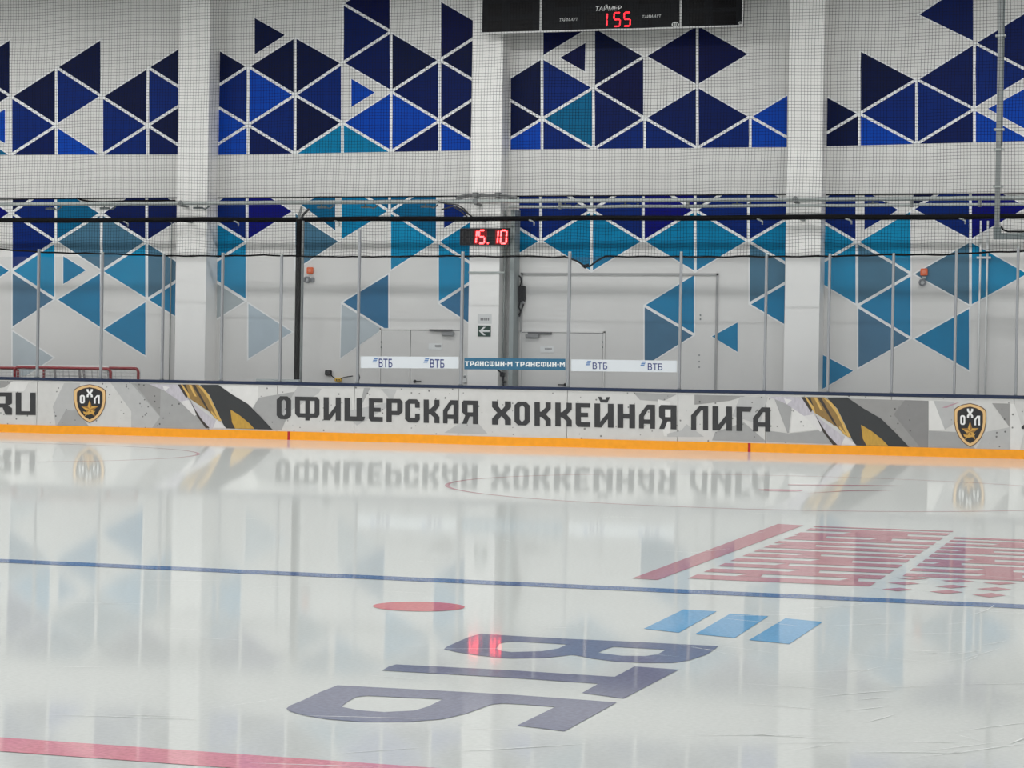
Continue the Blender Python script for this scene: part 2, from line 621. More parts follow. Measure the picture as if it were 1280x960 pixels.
ub = [('N', [(0, 2), (0, 4), (1, 3)]), ('D', [(1, 1), (1, 3), (0, 2)]), ('M', [(0, 0), (0, 2), (1, 1)]), ('M', [(1, 1), (1, -1), (0, 0)]),
      ('D2', [(1, -1), (1, 1), (2, 0)]), ('M', [(1, 1), (1, 3), (2, 2)]), ('N', [(1, 3), (2, 2), (2, 4)]), ('N', [(2, 2), (2, 4), (3, 3)]),
      ('D', [(2, 0), (2, 2), (1, 1)]), ('N', [(2, 0), (2, 2), (3, 1)]), ('D', [(3, 1), (3, 3), (2, 2)]), ('T', [(2, 0), (3, 1), (3, -1)]),
      ('T', [(3, 1), (3, -1), (4, 0)]), ('D2', [(3, 3), (3, 5), (4, 4)]), ('N2', [(3, 5), (4, 4), (4, 6)]), ('D2', [(3, 3), (4, 4), (4, 2)]),
      ('N', [(4, 4), (4, 2), (5, 3)]), ('M', [(3, 1), (4, 0), (4, 2)]), ('M', [(4, 0), (4, 2), (5, 1)]), ('D2', [(4, 2), (5, 1), (5, 3)]),
      ('D2', [(5, 1), (5, 3), (6, 2)]), ('N', [(5, 3), (6, 2), (6, 4)]), ('N2', [(5, 3), (5, 5), (6, 4)]), ('N', [(5, 1), (6, 0), (6, 2)]),
      ('D2', [(4, 0), (5, 1), (5, -1)]), ('M', [(5, 1), (5, -1), (6, 0)])]
UC = lattice([614, 677.5, 741.9, 805.8, 871.7, 937.8, 1005], li([187.4, 187, 186.3, 186, 185, 184.5, 183.7]), li([38, 38.4, 38.4, 38.6, 38.7, 39, 39.3]), 1)
uc = [('N', [(0, 2), (1, 3), (1, 1)]), ('N', [(0, 0), (0, 2), (1, 1)]), ('M', [(0, 0), (1, 1), (1, -1)]), ('D', [(1, -1), (1, 1), (2, 0)]),
      ('D', [(1, 1), (1, 3), (2, 2)]), ('TD', [(1, 1), (2, 0), (2, 2)]), ('D2', [(2, 0), (2, 2), (3, 1)]), ('N2', [(2, 2), (3, 1), (3, 3)]),
      ('N', [(2, 2), (2, 4), (3, 3)]), ('D', [(2, 0), (3, 1), (3, -1)]), ('D', [(3, 1), (3, -1), (4, 0)]), ('D2', [(3, 1), (4, 0), (4, 2)]),
      ('D2', [(4, 0), (4, 2), (5, 1)]), ('N2', [(3, 3), (4, 2), (4, 4)]), ('N2', [(4, 2), (4, 4), (5, 3)]), ('D', [(4, 0), (5, 1), (5, -1)]),
      ('M', [(5, 1), (5, -1), (6, 0)]), ('M', [(5, 1), (6, 0), (6, 2)]), ('N2', [(1, 3), (1, 5), (2, 4)])]
UD = lattice([1004, 1074.2, 1145.8, 1218, 1292], li([183.6, 181.8, 180, 177.5, 175.6]), li([39.8, 40, 40.4, 41.3, 41.8]), 1)
ud = [('N', [(0, 0), (0, 2), (1, 1)]), ('N', [(0, 0), (1, 1), (1, -1)]), ('N', [(1, 1), (1, 3), (2, 2)]), ('D', [(1, 1), (2, 0), (2, 2)]),
      ('M', [(1, -1), (1, 1), (2, 0)]), ('D', [(2, 0), (2, 2), (3, 1)]), ('D2', [(2, 2), (3, 1), (3, 3)]), ('D2', [(2, 0), (3, 1), (3, -1)]),
      ('D2', [(2, 4), (3, 3), (3, 5)]), ('D', [(3, 1), (3, 3), (4, 2)]), ('D2', [(3, 3), (4, 2), (4, 4)]), ('M', [(3, 1), (3, -1), (4, 0)])]
mural('mural_upper', [
    (UA, [(-60, -40), (222.6, -40), (222.6, 193.2), (-60, 193.6)], ua, [('M', [(6.2, 136.6), (6.2, 179), (-30, 158)])]),
    (UB, [(272.8, -40), (592, -40), (588.3, 188), (272.2, 193.6)], ub, [('N', [(318.3, 22.5), (318.3, 68), (356, 43.8)]), ('M', [(439.2, 98.5), (439.2, 133.7), (468.3, 115.6)])]),
    (UC, [(638.8, -40), (986, -40), (983.4, 183.8), (638.2, 186.8)], uc, [('N2', [(731.8, 53.6), (731, 89.3), (700.3, 72.1)])]),
    (UD, [(1036.5, -40), (1330, -40), (1330, 175.2), (1033.2, 182.8)], ud, [('M', [(1235, 136), (1286, 108.4), (1286, 163.5)])]),
], 'navy and blue triangles painted on the upper wall')

LA = lattice([-42, 14, 69.4, 126.6, 183.4, 241], li([266, 266, 265.6, 266.5, 265.8, 265.6]), 36.3, -1)
la = [('N3', [(0, -1), (0, 1), (1, 0)]), ('D', [(1, 0), (2, -1), (2, 1)]), ('N', [(1, 0), (1, -2), (2, -1)]), ('D', [(1, 0), (1, 2), (2, 1)]),
      ('TD', [(2, 1), (2, -1), (3, 0)]), ('S', [(2, 1), (3, 0), (3, 2)]), ('S', [(3, 0), (3, 2), (4, 1)]), ('D2', [(3, 0), (4, -1), (4, 1)]),
      ('D2', [(4, -1), (4, 1), (5, 0)]), ('T2', [(1, 2), (2, 1), (2, 3)]), ('S2', [(1, 2), (1, 4), (2, 3)]), ('T3', [(2, 3), (3, 2), (3, 4)]),
      ('T2', [(3, 2), (4, 1), (4, 3)]), ('S', [(4, 1), (4, 3), (5, 2)]), ('T', [(4, 3), (5, 2), (5, 4)]), ('T4', [(3, 4), (4, 3), (4, 5)]),
      ('T', [(0, 1), (0, 3), (1, 2)]), ('G', [(1, 4), (1, 6), (2, 5)])]
LB = lattice([250, 308.8, 367.8, 425.5, 487, 546.8, 607], li([264.6, 264.3, 264.2, 263.8, 264.2, 263.4, 263]), li([37.2, 37.4, 37.7, 38, 38, 38.7, 39]), -1)
lb = [('D', [(1, -1), (1, 1), (0, 0)]), ('N3', [(1, -1), (1, 1), (2, 0)]), ('T', [(0, 0), (0, 2), (1, 1)]), ('T2', [(0, 2), (1, 1), (1, 3)]),
      ('G2', [(0, 2), (0, 4), (1, 3)]), ('G3', [(1, 3), (1, 5), (2, 4)]), ('S', [(2, 0), (2, 2), (3, 1)]), ('T', [(3, -1), (3, 1), (4, 0)]),
      ('TD', [(4, 0), (5, -1), (5, 1)]), ('T2', [(4, 0), (4, 2), (5, 1)]), ('T', [(5, 1), (6, 0), (6, 2)]), ('T2', [(5, 1), (5, 3), (6, 2)]),
      ('S3', [(5, 3), (6, 2), (6, 4)]), ('S3', [(3, 3), (4, 2), (4, 4)]), ('TD', [(3, -1), (4, -2), (4, 0)]), ('TD', [(4, -2), (4, 0), (5, -1)])]
LC = lattice([612, 675.9, 739.4, 804, 869, 935.4, 1003], li([263, 262.6, 262.6, 262.4, 262.6, 262.2, 262]), li([38.8, 39, 39.1, 39.6, 39.2, 39.4, 39.6]), -1)
lc = [('D', [(0, 0), (1, -1), (1, 1)]), ('D', [(1, -1), (1, 1), (2, 0)]), ('D', [(2, 0), (3, -1), (3, 1)]), ('N3', [(3, -1), (3, 1), (4, 0)]),
      ('D', [(4, 0), (5, -1), (5, 1)]), ('D', [(5, -1), (5, 1), (6, 0)]), ('T', [(0, 0), (0, 2), (1, 1)]), ('T', [(1, 1), (2, 0), (2, 2)]),
      ('T', [(2, 0), (2, 2), (3, 1)]), ('T', [(3, 1), (4, 0), (4, 2)]), ('T', [(4, 0), (4, 2), (5, 1)]), ('T', [(5, 1), (6, 0), (6, 2)]),
      ('S', [(5, 1), (5, 3), (6, 2)]), ('T3', [(5, 3), (6, 2), (6, 4)]), ('T4', [(3, 3), (4, 2), (4, 4)]), ('S2', [(3, 3), (3, 5), (4, 4)]),
      ('D2', [(1, -1), (2, 0), (2, -2)]), ('D2', [(2, -2), (2, 0), (3, -1)]), ('N3', [(3, -1), (4, 0), (4, -2)]), ('D2', [(4, -2), (4, 0), (5, -1)])]
LD = lattice([1003, 1071.2, 1139.8, 1213, 1287], li([262.6, 262.4, 261.4, 259.6, 259]), li([39.6, 40, 40.6, 41.2, 41.6]), -1)
ld = [('D', [(0, 0), (1, -1), (1, 1)]), ('T2', [(0, 0), (0, 2), (1, 1)]), ('T2', [(1, 1), (2, 0), (2, 2)]), ('T2', [(0, 2), (1, 1), (1, 3)]),
      ('S', [(1, 1), (1, 3), (2, 2)]), ('T4', [(1, 3), (2, 2), (2, 4)]), ('S2', [(1, 3), (1, 5), (2, 4)]), ('T3', [(2, 4), (3, 3), (3, 5)]),
      ('S', [(2, 2), (3, 1), (3, 3)]), ('T2', [(3, 1), (3, 3), (4, 2)]), ('D', [(2, 0), (3, -1), (3, 1)]), ('N3', [(3, -1), (3, 1), (4, 0)]),
      ('N', [(2, 0), (2, -2), (3, -1)])]
mural('mural_lower', [
    (LA, [(-60, 248.9), (221.6, 247.4), (219.6, 470), (-60, 470)], la, [('T3', [(79.1, 320.3), (79.1, 355), (107.2, 337.8)])]),
    (LB, [(272, 247), (588.4, 245.5), (585.6, 470), (270.6, 470)], lb,
     [('TD', [(377, 256), (419, 234), (419, 288)]), ('D', [(555, 285), (555, 250), (585, 267)]), ('G', [(427, 380), (474, 409), (474, 414), (425.5, 447.5)])]),
    (LC, [(649, 245), (982.6, 243.6), (979.5, 456.5), (649, 449.5)], lc, [('T4', [(890, 420.5), (922, 403), (922, 440)])]),
    (LD, [(1031.6, 243.4), (1330, 242), (1330, 480), (1028, 490)], ld,
     [('D', [(1080.5, 287), (1080.5, 238), (1122.6, 262.4)]), ('T4', [(1028.5, 443.7), (1066.3, 463.6), (1028, 486.3)])]),
], 'blue, teal and grey triangles painted on the lower wall')
# dark joint between upper and lower wall cladding, one strip per bay
for (xa, ya, xb, yb) in ((-40, 248.9, 221.6, 247.6), (272, 247.2, 588.4, 245.4), (638.5, 245, 982.8, 243.6), (1031.6, 243.4, 1320, 242)):
    a, b = onY(xa, ya, YW), onY(xb, yb, YW)
    z = (a.z + b.z) / 2
    t = MB().box(a.x, b.x, YW - 0.02, YW, z - 0.012, z + 0.012).build('joint_strip', BLK2, wb)
    t['label'] = 'thin dark joint strip above the lower mural'

# ------------------------------------------------------------------ pillars
PX = [(222.9, 260.7, 219.8), (589.6, 627.4, 586.5), (987.3, 1030.6, 979.6)]
PLAB = ['white square pillar right of the red goals', 'white square pillar carrying the red digital clock', 'white square pillar left of the orange alarm box on slate triangle']
PIL = []
for (xt, xtr, xb), lb_ in zip(PX, PLAB):
    zl = onY(xt, 5, YP).x; zr = onY(xtr, 5, YP).x
    zl = (zl + onY(xb, 475, YP).x) / 2
    w = zr - onY(xt, 5, YP).x
    o = MB().box(zl, zl + w, YP, YW, ZA, 12.0, bev=0).build('pillar', PILL)
    tag(o, lb_, 'pillar', 'pillars along the end wall', 'structure')
    PIL.append((zl, zl + w))


def zat(px, py, y):
    return onY(px, py, y).z


def xat(px, py, y):
    return onY(px, py, y).x


# ------------------------------------------------------------------ gate and doors
def door_frame(px0, px1, pyt, proud, wpx, name_mat):
    """jambs + head trim on the wall, returns MB"""
    x0, x1 = xat(px0, pyt + 40, YW), xat(px1, pyt + 40, YW)
    zt = (zat(px0, pyt, YW) + zat(px1, pyt, YW)) / 2
    w = wpx / 57.0
    m = MB()
    m.box(x0, x0 + w, YW - proud, YW, ZA, zt)
    m.box(x1 - w, x1, YW - proud, YW, ZA, zt)
    m.box(x0, x1, YW - proud, YW, zt - w, zt)
    return m, x0, x1, zt, w


g0 = empty('door_1', (xat(770, 400, YW), YW, ZA), 'large white equipment gate with a small wicket door in it', 'gate')
g0['kind'] = 'structure'
m, gx0, gx1, gz, gw = door_frame(651, 897.5, 341.3, 0.03, 2.6, None)
m.build('gate_frame', SEAM if False else mat('gate_trim', (168, 168, 168), 0.45), g0)
leafs = Flat(Y=YW)
for yy in (394, 399):
    leafs.poly([(874.6, yy - 1), (876.4, yy - 1), (876.4, yy + 1), (874.6, yy + 1)], 0, (), 0.012)
for yy in (444, 452, 459):
    leafs.poly([(873.2, yy - .8), (874.8, yy - .8), (874.8, yy + .8), (873.2, yy + .8)], 0, (), 0.012)
leafs.build('rivet', DARKG, g0)


def door(name, px0, px1, pyt, seam_px, label, closer, sign, handle, hinge_x):
    d = empty(name, (xat((px0 + px1) / 2, 440, YW), YW, ZA), label, 'door')
    d['kind'] = 'structure'
    m, x0, x1, zt, w = door_frame(px0, px1, pyt, 0.035, 2.0, None)
    m.build('door_frame', mat('frame_paint', (224, 223, 221), 0.45), d)
    xs = xat(seam_px, 440, YW) if seam_px else None
    spans = [(x0 + w + .01, xs - .008), (xs + .008, x1 - w - .01)] if xs else [(x0 + w + .01, x1 - w - .01)]
    for a, b in spans:
        MB().box(a, b, YW - 0.028, YW - 0.004, ZA + .02, zt - w - 0.012).build('door_leaf', DOORP, d)
    MB().box(x0 + w, x1 - w, YW - 0.004, YW, ZA, zt - w).build('door_gap', SEAM, d)
    (bx0, by0, bx1, by1), (ax0, ay0, ax1, ay1) = closer
    Y = YW - 0.03
    c = MB().box(xat(bx0, by0, Y), xat(bx1, by0, Y), Y - .07, Y, zat(bx0, by1, Y), zat(bx0, by0, Y), bev=.012).build('door_closer', mat('closer_grey', (138, 139, 140), 0.4, 0.2), d)
    MB().box(xat(ax0, ay0, Y), xat(ax1, ay0, Y), Y - .05, Y - .02, zat(ax0, ay1, Y), zat(ax0, ay0, Y)).build('closer_arm', mat('arm_grey', (84, 84, 86), 0.4), c)
    x0s, y0s, x1s, y1s, t = sign
    s = MB().box(xat(x0s, y0s, Y), xat(x1s, y0s, Y), Y - .008, Y, zat(x0s, y1s, Y), zat(x0s, y0s, Y)).build('door_plate', WHITEP, d)
    f = Flat(Y=Y - .009)
    tx0, ty0, tx1, ty1 = t
    for k in range(7):
        a = tx0 + (tx1 - tx0) * k / 7
        f.poly([(a, ty0), (a + (tx1 - tx0) / 9, ty0), (a + (tx1 - tx0) / 9, ty1), (a, ty1)])
    f.build('plate_print', mat('grey_print', (150, 150, 152), 0.6), s)
    hx, hy, dx = handle
    p = onY(hx, hy, Y)
    h = MB().disc(p, 0.035, Y - .02, Y, 14)
    q = Vector((p.x, Y - .05, p.z))
    h.tube([Vector((p.x, Y, p.z)), q, q + Vector((dx, 0, 0))], 0.013, 8)
    h.build('handle', BLK2, d)
    f = Flat(Y=YW - 0.036)
    for yy in (427.5, 434):
        f.poly([(hinge_x - .7, yy - 1), (hinge_x + .7, yy - 1), (hinge_x + .7, yy + 1), (hinge_x - .7, yy + 1)])
    f.build('hinge', DARKG, d)
    return d


door('door_2', 474.5, 577.5, 410.6, 513.5, 'white two-leaf metal door left of the pillar with the exit arrow', ((553, 414.6, 568.5, 419.6), (537.5, 411.6, 566, 414)),
     (536, 429, 552.5, 437, (543.8, 431, 551.4, 434)), (518.7, 476.6, 0.16), 476.5)
door('door_3', 649.8, 756, 413.6, None, 'white wicket door inside the large gate, right of the pillar', ((657.5, 417, 674.5, 422.2), (660.5, 414.9, 690, 417.4)),
     (675.5, 433, 692.5, 440.5, (681, 435, 690, 437.2)), (706.5, 481, -0.15), 753.2)

# ================================================================== dasher boards
dash = empty('dasher_board', (-15, YB, 0), 'grey printed end boards with navy top rail and yellow kick strip', 'rink boards')
FILM = speckle('board_film', (201, 200, 198))
seams = [-160, 45.7, 200.5, 346, 442.5, 573, 708.7, 847, 957, 1113.8, 1267.5, 1400]
sx = [xat(s, 520, YB) for s in seams]
sx[0] = -31.0
sx[-1] = 2.0
for a, b in zip(sx[:-1], sx[1:]):
    MB().box(a + 0.005, b - 0.005, YB + 0.01, YB + 0.1, 0.0, 1.155).build('board_panel', FILM, dash)
MB().box(sx[0], sx[-1], YB + 0.1, YB + 0.16, 0.0, 1.15).build('board_backing', mat('board_backing', (60, 60, 62), 0.6), dash)
MB().box(sx[0], sx[-1], YB - 0.012, YB + 0.009, 0, 0.178).build('kick_plate', YEL, dash)
MB().box(sx[0], sx[-1], YB - 0.01, YB + 0.168, 1.157, 1.225, bev=.02).build('cap_rail', NAVYCAP, dash)
for px in (361, 936.8):
    x = xat(px, 555, YB)
    MB().box(x - .027, x + .027, YB - 0.016, YB - 0.0125, 0, 0.178).build('line_mark', REDM, dash)['label'] = 'red line mark on yellow kick strip'
# printed facets
FC = {'a': (158, 158, 158), 'b': (146, 145, 144), 'c': (132, 131, 131), 'd': (216, 215, 213), 'e': (178, 178, 178)}
fk = list(FC)
FM = [speckle('facet_' + k, FC[k]) for k in fk]
PB = Flat(Y=YB + 0.01)
facets = [
    ('b', [(-60, 474), (16, 476.5), (6, 484), (-60, 496)]), ('d', [(14, 477), (36, 477), (30, 489), (8, 489)]), ('e', [(66, 508), (80, 479), (100, 479), (96, 535), (70, 534)]),
    ('a', [(70, 534), (82, 513), (96, 513), (112, 534)]), ('e', [(138, 478), (164, 478), (164, 514)]), ('a', [(164, 478.5), (226, 480.5), (262, 537), (164, 534.6)]),
    ('e', [(164, 479), (200, 521), (190, 535), (164, 534.6)]), ('b', [(168, 480), (200, 520), (201, 480.5)]),
    ('d', [(274, 482), (323, 482.5), (323, 498), (316, 510)]), ('a', [(316, 510), (324, 497), (372, 489), (352, 537.5), (341, 537.4)]),
    ('e', [(372, 483), (402, 486), (398, 492), (352, 520)]), ('a', [(455, 485), (463, 485), (449, 512)]), ('e', [(476, 486), (496, 487), (490, 502)]),
    ('e', [(430, 515), (484, 503), (486, 508), (446, 532)]), ('e', [(555, 541), (590, 520), (610, 543)]),
    ('a', [(792, 491), (846, 493), (828, 502), (800, 500)]), ('d', [(822, 499), (838, 503), (838, 545), (830, 545)]), ('e', [(834, 542), (852, 538), (858, 530), (880, 546), (834, 546)]), ('b', [(868, 493.5), (932, 495), (912, 501), (868, 506)]),
    ('a', [(890, 550.5), (894, 540), (930, 528), (958, 552), (956, 552.6)]), ('e', [(925, 496), (960, 496), (950, 530), (915, 520)]),
    ('a', [(967, 496), (991, 497), (986, 541), (984, 541)]), ('d', [(991, 508), (1026, 536), (988, 541)]), ('a', [(958, 538), (986, 542), (1030, 537), (1042, 555), (958, 552.6)]),
    ('b', [(1058, 498), (1160.5, 501), (1160.5, 560), (1136, 558.4)]), ('c', [(1117, 518), (1131, 500), (1160.5, 501), (1160.5, 560), (1150, 559)]),
    ('d', [(1161, 501), (1167, 501), (1181, 537), (1161, 538)]), ('a', [(1161, 538.5), (1195, 540), (1222, 563), (1161, 560.5)]),
    ('e', [(1167, 501), (1192, 502), (1192, 530), (1181, 537)]), ('b', [(1240, 504), (1262, 504.6), (1262, 534)]), ('e', [(1232, 540), (1262, 534), (1262, 566), (1218, 564)]),
    ('d', [(1263, 504.6), (1268, 505), (1280, 541), (1274, 566), (1263, 566)]),
]
BT = lambda x: 477.5 + (x - 0) * 0.0195 + 1.0
for i, (k, p) in enumerate(facets):
    PB.poly(p, fk.index(k), (), 0.0012 + 0.0001 * i)
PB.build('board_print', FM, dash)['label'] = 'printed grey facets on the boards'
RB = [('silver', (186, 182, 190)), ('brown', (58, 50, 46)), ('gold', (142, 112, 62)), ('goldl', (206, 168, 92)), ('black', (50, 52, 54)), ('goldt', (188, 148, 60)), ('pale', (212, 210, 210))]
RM = [mat('ribbon_' + k, c, 0.4, noise=0.12 if k in ('silver', 'gold', 'goldt') else 0.03, nscale=7, stretch=(3, 1, 1)) for k, c in RB]
rib = [
    (0, [(186, 480), (226, 480.6), (236, 500), (262, 520), (283, 535.4), (262, 535.2), (245, 518), (225, 502), (205, 488)]),
    (6, [(225, 502), (236, 500), (246, 518), (243, 520)]), (6, [(203, 482), (212, 484), (206, 489)]), (6, [(271, 524), (283, 535.4), (266, 535.4)]),
    (1, [(222, 480.5), (232, 480.5), (236, 492), (233, 498), (228, 490)]), (1, [(237, 499), (244, 512), (252, 524), (262, 535), (257, 535), (246, 520)]),
    (2, [(231, 480.5), (248, 480.8), (257, 487), (264, 500), (271, 515), (276, 527), (270, 524), (262, 515), (250, 507), (238, 499)]),
    (4, [(250, 481), (273, 481), (290, 493), (310, 505), (325, 520), (341, 537.2), (282, 535.5), (276, 525), (270, 511), (262, 494)]),
    (1, [(240, 481), (244, 481), (256, 503), (262, 514), (258, 511)]), (3, [(226, 480.5), (228, 480.5), (236, 492), (238, 500), (235, 496)]),
    (3, [(246, 481), (254, 485), (262, 495), (270, 512), (277, 526), (273, 526), (267, 512), (260, 498), (252, 487)]),
    (3, [(236, 481), (239, 481), (246, 496), (243, 495)]), (3, [(264, 513), (272, 523), (270, 524), (264, 516)]),
    (5, [(288, 512), (300, 519.5), (312, 529.5), (318, 536), (294, 535.6), (290, 528)]), (1, [(288, 512), (290, 528), (293, 535), (289, 535), (286, 524)]),
]
for s_ in (0, 1):
    f = Flat(Y=YB + 0.01)
    for i, p in rib:
        if s_:
            p = [(1058.4 + (x - 272.2) * 1.135, 496.6 + (y - 480.8) * 1.1) for x, y in p]
        f.poly(p, i, (), 0.006 + 0.0002 * i + (0.001 if i in (1, 3, 5) else 0))
    f.build('ribbon_print', RM, dash)['label'] = ('black and gold ribbon printed left of the word ОФИЦЕРСКАЯ', 'black and gold ribbon printed right of the word ЛИГА')[s_]
# lettering
TOPL = lambda x: 495.3 + (x - 355) * 0.02305
BOTL = lambda x: 523.9 + (x - 355) * 0.0261
words = [
    ('wordmark', 'dark block letters ОФИЦЕРСКАЯ', [('О', 345.8, 363.8), ('Ф', 368.8, 399.3), ('И', 404.5, 426), ('Ц', 430.5, 456.5), ('Е', 461, 478.5), ('Р', 483, 503.2), ('С', 506.3, 524.7),
     ('К', 529.5, 549.3), ('А', 553.8, 572.5), ('Я', 577.5, 597.7)]),
    ('wordmark', 'dark block letters ХОККЕЙНАЯ', [('Х', 615, 638.7), ('О', 643, 662.2), ('К', 668, 688.5), ('К', 694, 714.7), ('Е', 719.5, 737.8), ('Й', 743, 767), ('Н', 771.8, 793.8), ('А', 798.8, 818.8), ('Я', 823.8, 845.6)]),
    ('wordmark', 'dark block letters ЛИГА', [('Л', 863.8, 885.2), ('И', 890.5, 915), ('Г', 920.5, 940), ('А', 941.2, 962.8)]),
]
for nm, lab, ls in words:
    f = Flat(Y=YB + 0.01)
    for ch, a, b in ls:
        glyph(f, ch, a, b, TOPL, BOTL, 0, 0.0075)
    f.build(nm, LET, dash)['label'] = lab
f = Flat(Y=YB + 0.01)
t_, b_ = (lambda x: 490.6 + (x - 20) * .008), (lambda x: 518.6 + (x - 20) * .012)
glyph(f, 'R', -9.5, 15, t_, b_, 0, 0.0075)
glyph(f, 'U', 19.6, 44.6, t_, b_, 0, 0.0075)
f.build('wordmark', LET, dash)['label'] = 'dark block letters RU at the left end'
f = Flat(Y=YB + 0.01)
f.poly([(1276.5, 534), (1281, 530), (1294, 530), (1294, 536), (1283, 536.5), (1277, 536)], 0, (), 0.0075)
f.build('wordmark', LET, dash)['label'] = 'start of a dark letter at the right end'
# emblems
SH = [(0, 0), (.45, .035), (.78, .09), (.97, .145), (1, .2), (1, .42), (.9, .62), (.66, .8), (.34, .93), (0, 1)]
SHP = SH + [(-x, y) for x, y in SH[-2:0:-1]]
EM = [mat('shield_outline', (92, 62, 44), 0.4), mat('shield_gold', (222, 184, 128), 0.4), mat('shield_black', (34, 34, 36), 0.4), mat('shield_white', (232, 232, 232), 0.4),
      mat('shield_star', (204, 158, 72), 0.4), mat('shield_star_dark', (150, 108, 48), 0.4)]
for cx, hw, y0, y1, sl, lab in ((112.1, 20.2, 480.3, 528.6, .012, 'black and gold league shield near the letters RU'), (1212.6, 20.2, 503.9, 558.9, .03, 'black and gold league shield near the right end')):
    def q(p, k=1.0):
        x = p[0] * hw * k
        y = y0 + (y1 - y0) * (0.47 + (p[1] - 0.47) * (1 - (1 - k) * 0.8))
        return (cx + x, y + x * sl)
    f = Flat(Y=YB + 0.01)
    f.poly([q(p) for p in SHP], 0, (), 0.008)
    f.poly([q(p, .955) for p in SHP], 1, (), 0.009)
    f.poly([q(p, .80) for p in SHP], 0, (), 0.010)
    f.poly([q(p, .765) for p in SHP], 2, (), 0.011)
    H_ = y1 - y0
    ly = lambda v: (lambda x: y0 + H_ * v + (x - cx) * sl)
    ch_ = [('О', -.61, -.3, .28, .50), ('Х', -.19, .19, .125, .335), ('Л', .26, .62, .28, .50)]
    e = f.build('shield_emblem', EM, dash)
    e['label'] = lab
    f2 = Flat(Y=YB + 0.01)
    for c, a, b, t, bo in ch_:
        glyph(f2, c, cx + hw * a, cx + hw * b, ly(t), ly(bo), 0, 0.0125)
    f2.build('shield_letters', [EM[3]], e)
    f3 = Flat(Y=YB + 0.01)
    st = []
    for k in range(10):
        r = 1 if k % 2 == 0 else .4
        a = math.pi * k / 5
        st.append((cx + math.sin(a) * hw * .56 * r, y0 + H_ * .645 - math.cos(a) * H_ * .235 * r))
    f3.poly(st, 0, (), 0.0125)
    c0 = (cx, y0 + H_ * .645)
    for k in (0, 2, 4, 6, 8):
        f3.poly([c0, st[k], st[(k + 1) % 10]], 1, (), 0.0132)
    f3.poly([(cx - hw * .42, y0 + H_ * .70), (cx - hw * .1, y0 + H_ * .74), (cx + hw * .36, y0 + H_ * .69), (cx + hw * .2, y0 + H_ * .76), (cx - hw * .1, y0 + H_ * .79), (cx - hw * .36, y0 + H_ * .76)], 0, (), 0.0135)
    f3.poly([(cx - hw * .22, y0 + H_ * .84), (cx, y0 + H_ * .79), (cx + hw * .22, y0 + H_ * .84), (cx, y0 + H_ * .92)], 2, (), 0.0135)
    f3.build('shield_star', [EM[4], EM[5], EM[2]], e)
f = Flat(Y=YB + 0.01)
f.poly([(1177, 509.5), (1190, 505), (1200, 502.6), (1192, 506), (1183, 510)], 0, (), 0.006)
f.build('pink_stroke', mat('pink_stroke', (176, 140, 150), 0.4), dash)

# ================================================================== ice markings
IR = ice('ice_red', (222, 154, 164))
IB = ice('ice_blue', (102, 122, 160))
IN = ice('ice_navy', (128, 130, 150))
ILB = ice('ice_light_blue', (114, 166, 206))
IT = ice('ice_red_pale', (188, 132, 138))
IRT = ice('ice_red_thin', (198, 152, 160))


def band(name, pa, pb, width, m, label):
    """straight painted band parallel to the boards through two picture points"""
    y = (onZ(*pa).y + onZ(*pb).y) / 2
    o = link(name, [(XL, y - width / 2, .002), (XR, y - width / 2, .002), (XR, y + width / 2, .002), (XL, y + width / 2, .002)], [(0, 1, 2, 3)], m, None, fl)
    o['label'] = label
    return y


band('blue_line', (320, 715.5), (960, 744), 0.29, IB, 'thin blue line painted across the ice')
YR = band('red_line', (0, 933.2), (300, 949.5), 0.30, IR, 'pinkish red centre line painted across the ice')


def ring(cx, cy, r0, r1, n=96):
    v = []; f = []
    for k in range(n):
        a = 2 * math.pi * k / n
        v += [(cx + r0 * math.cos(a), cy + r0 * math.sin(a), .002), (cx + r1 * math.cos(a), cy + r1 * math.sin(a), .002)]
    for k in range(n):
        j = (k + 1) % n
        f.append((2 * k, 2 * k + 1, 2 * j + 1, 2 * j))
    return v, f


sp = onZ(523.5, 758.3)
n = 40
IS = ice('ice_spot', (206, 114, 118))
o = link('face_off_spot', [(sp.x + .3 * math.cos(2 * math.pi * k / n), sp.y + .3 * math.sin(2 * math.pi * k / n), .002) for k in range(n)], [tuple(range(n))], IS, None, fl)
o['label'] = 'solid red face-off spot'
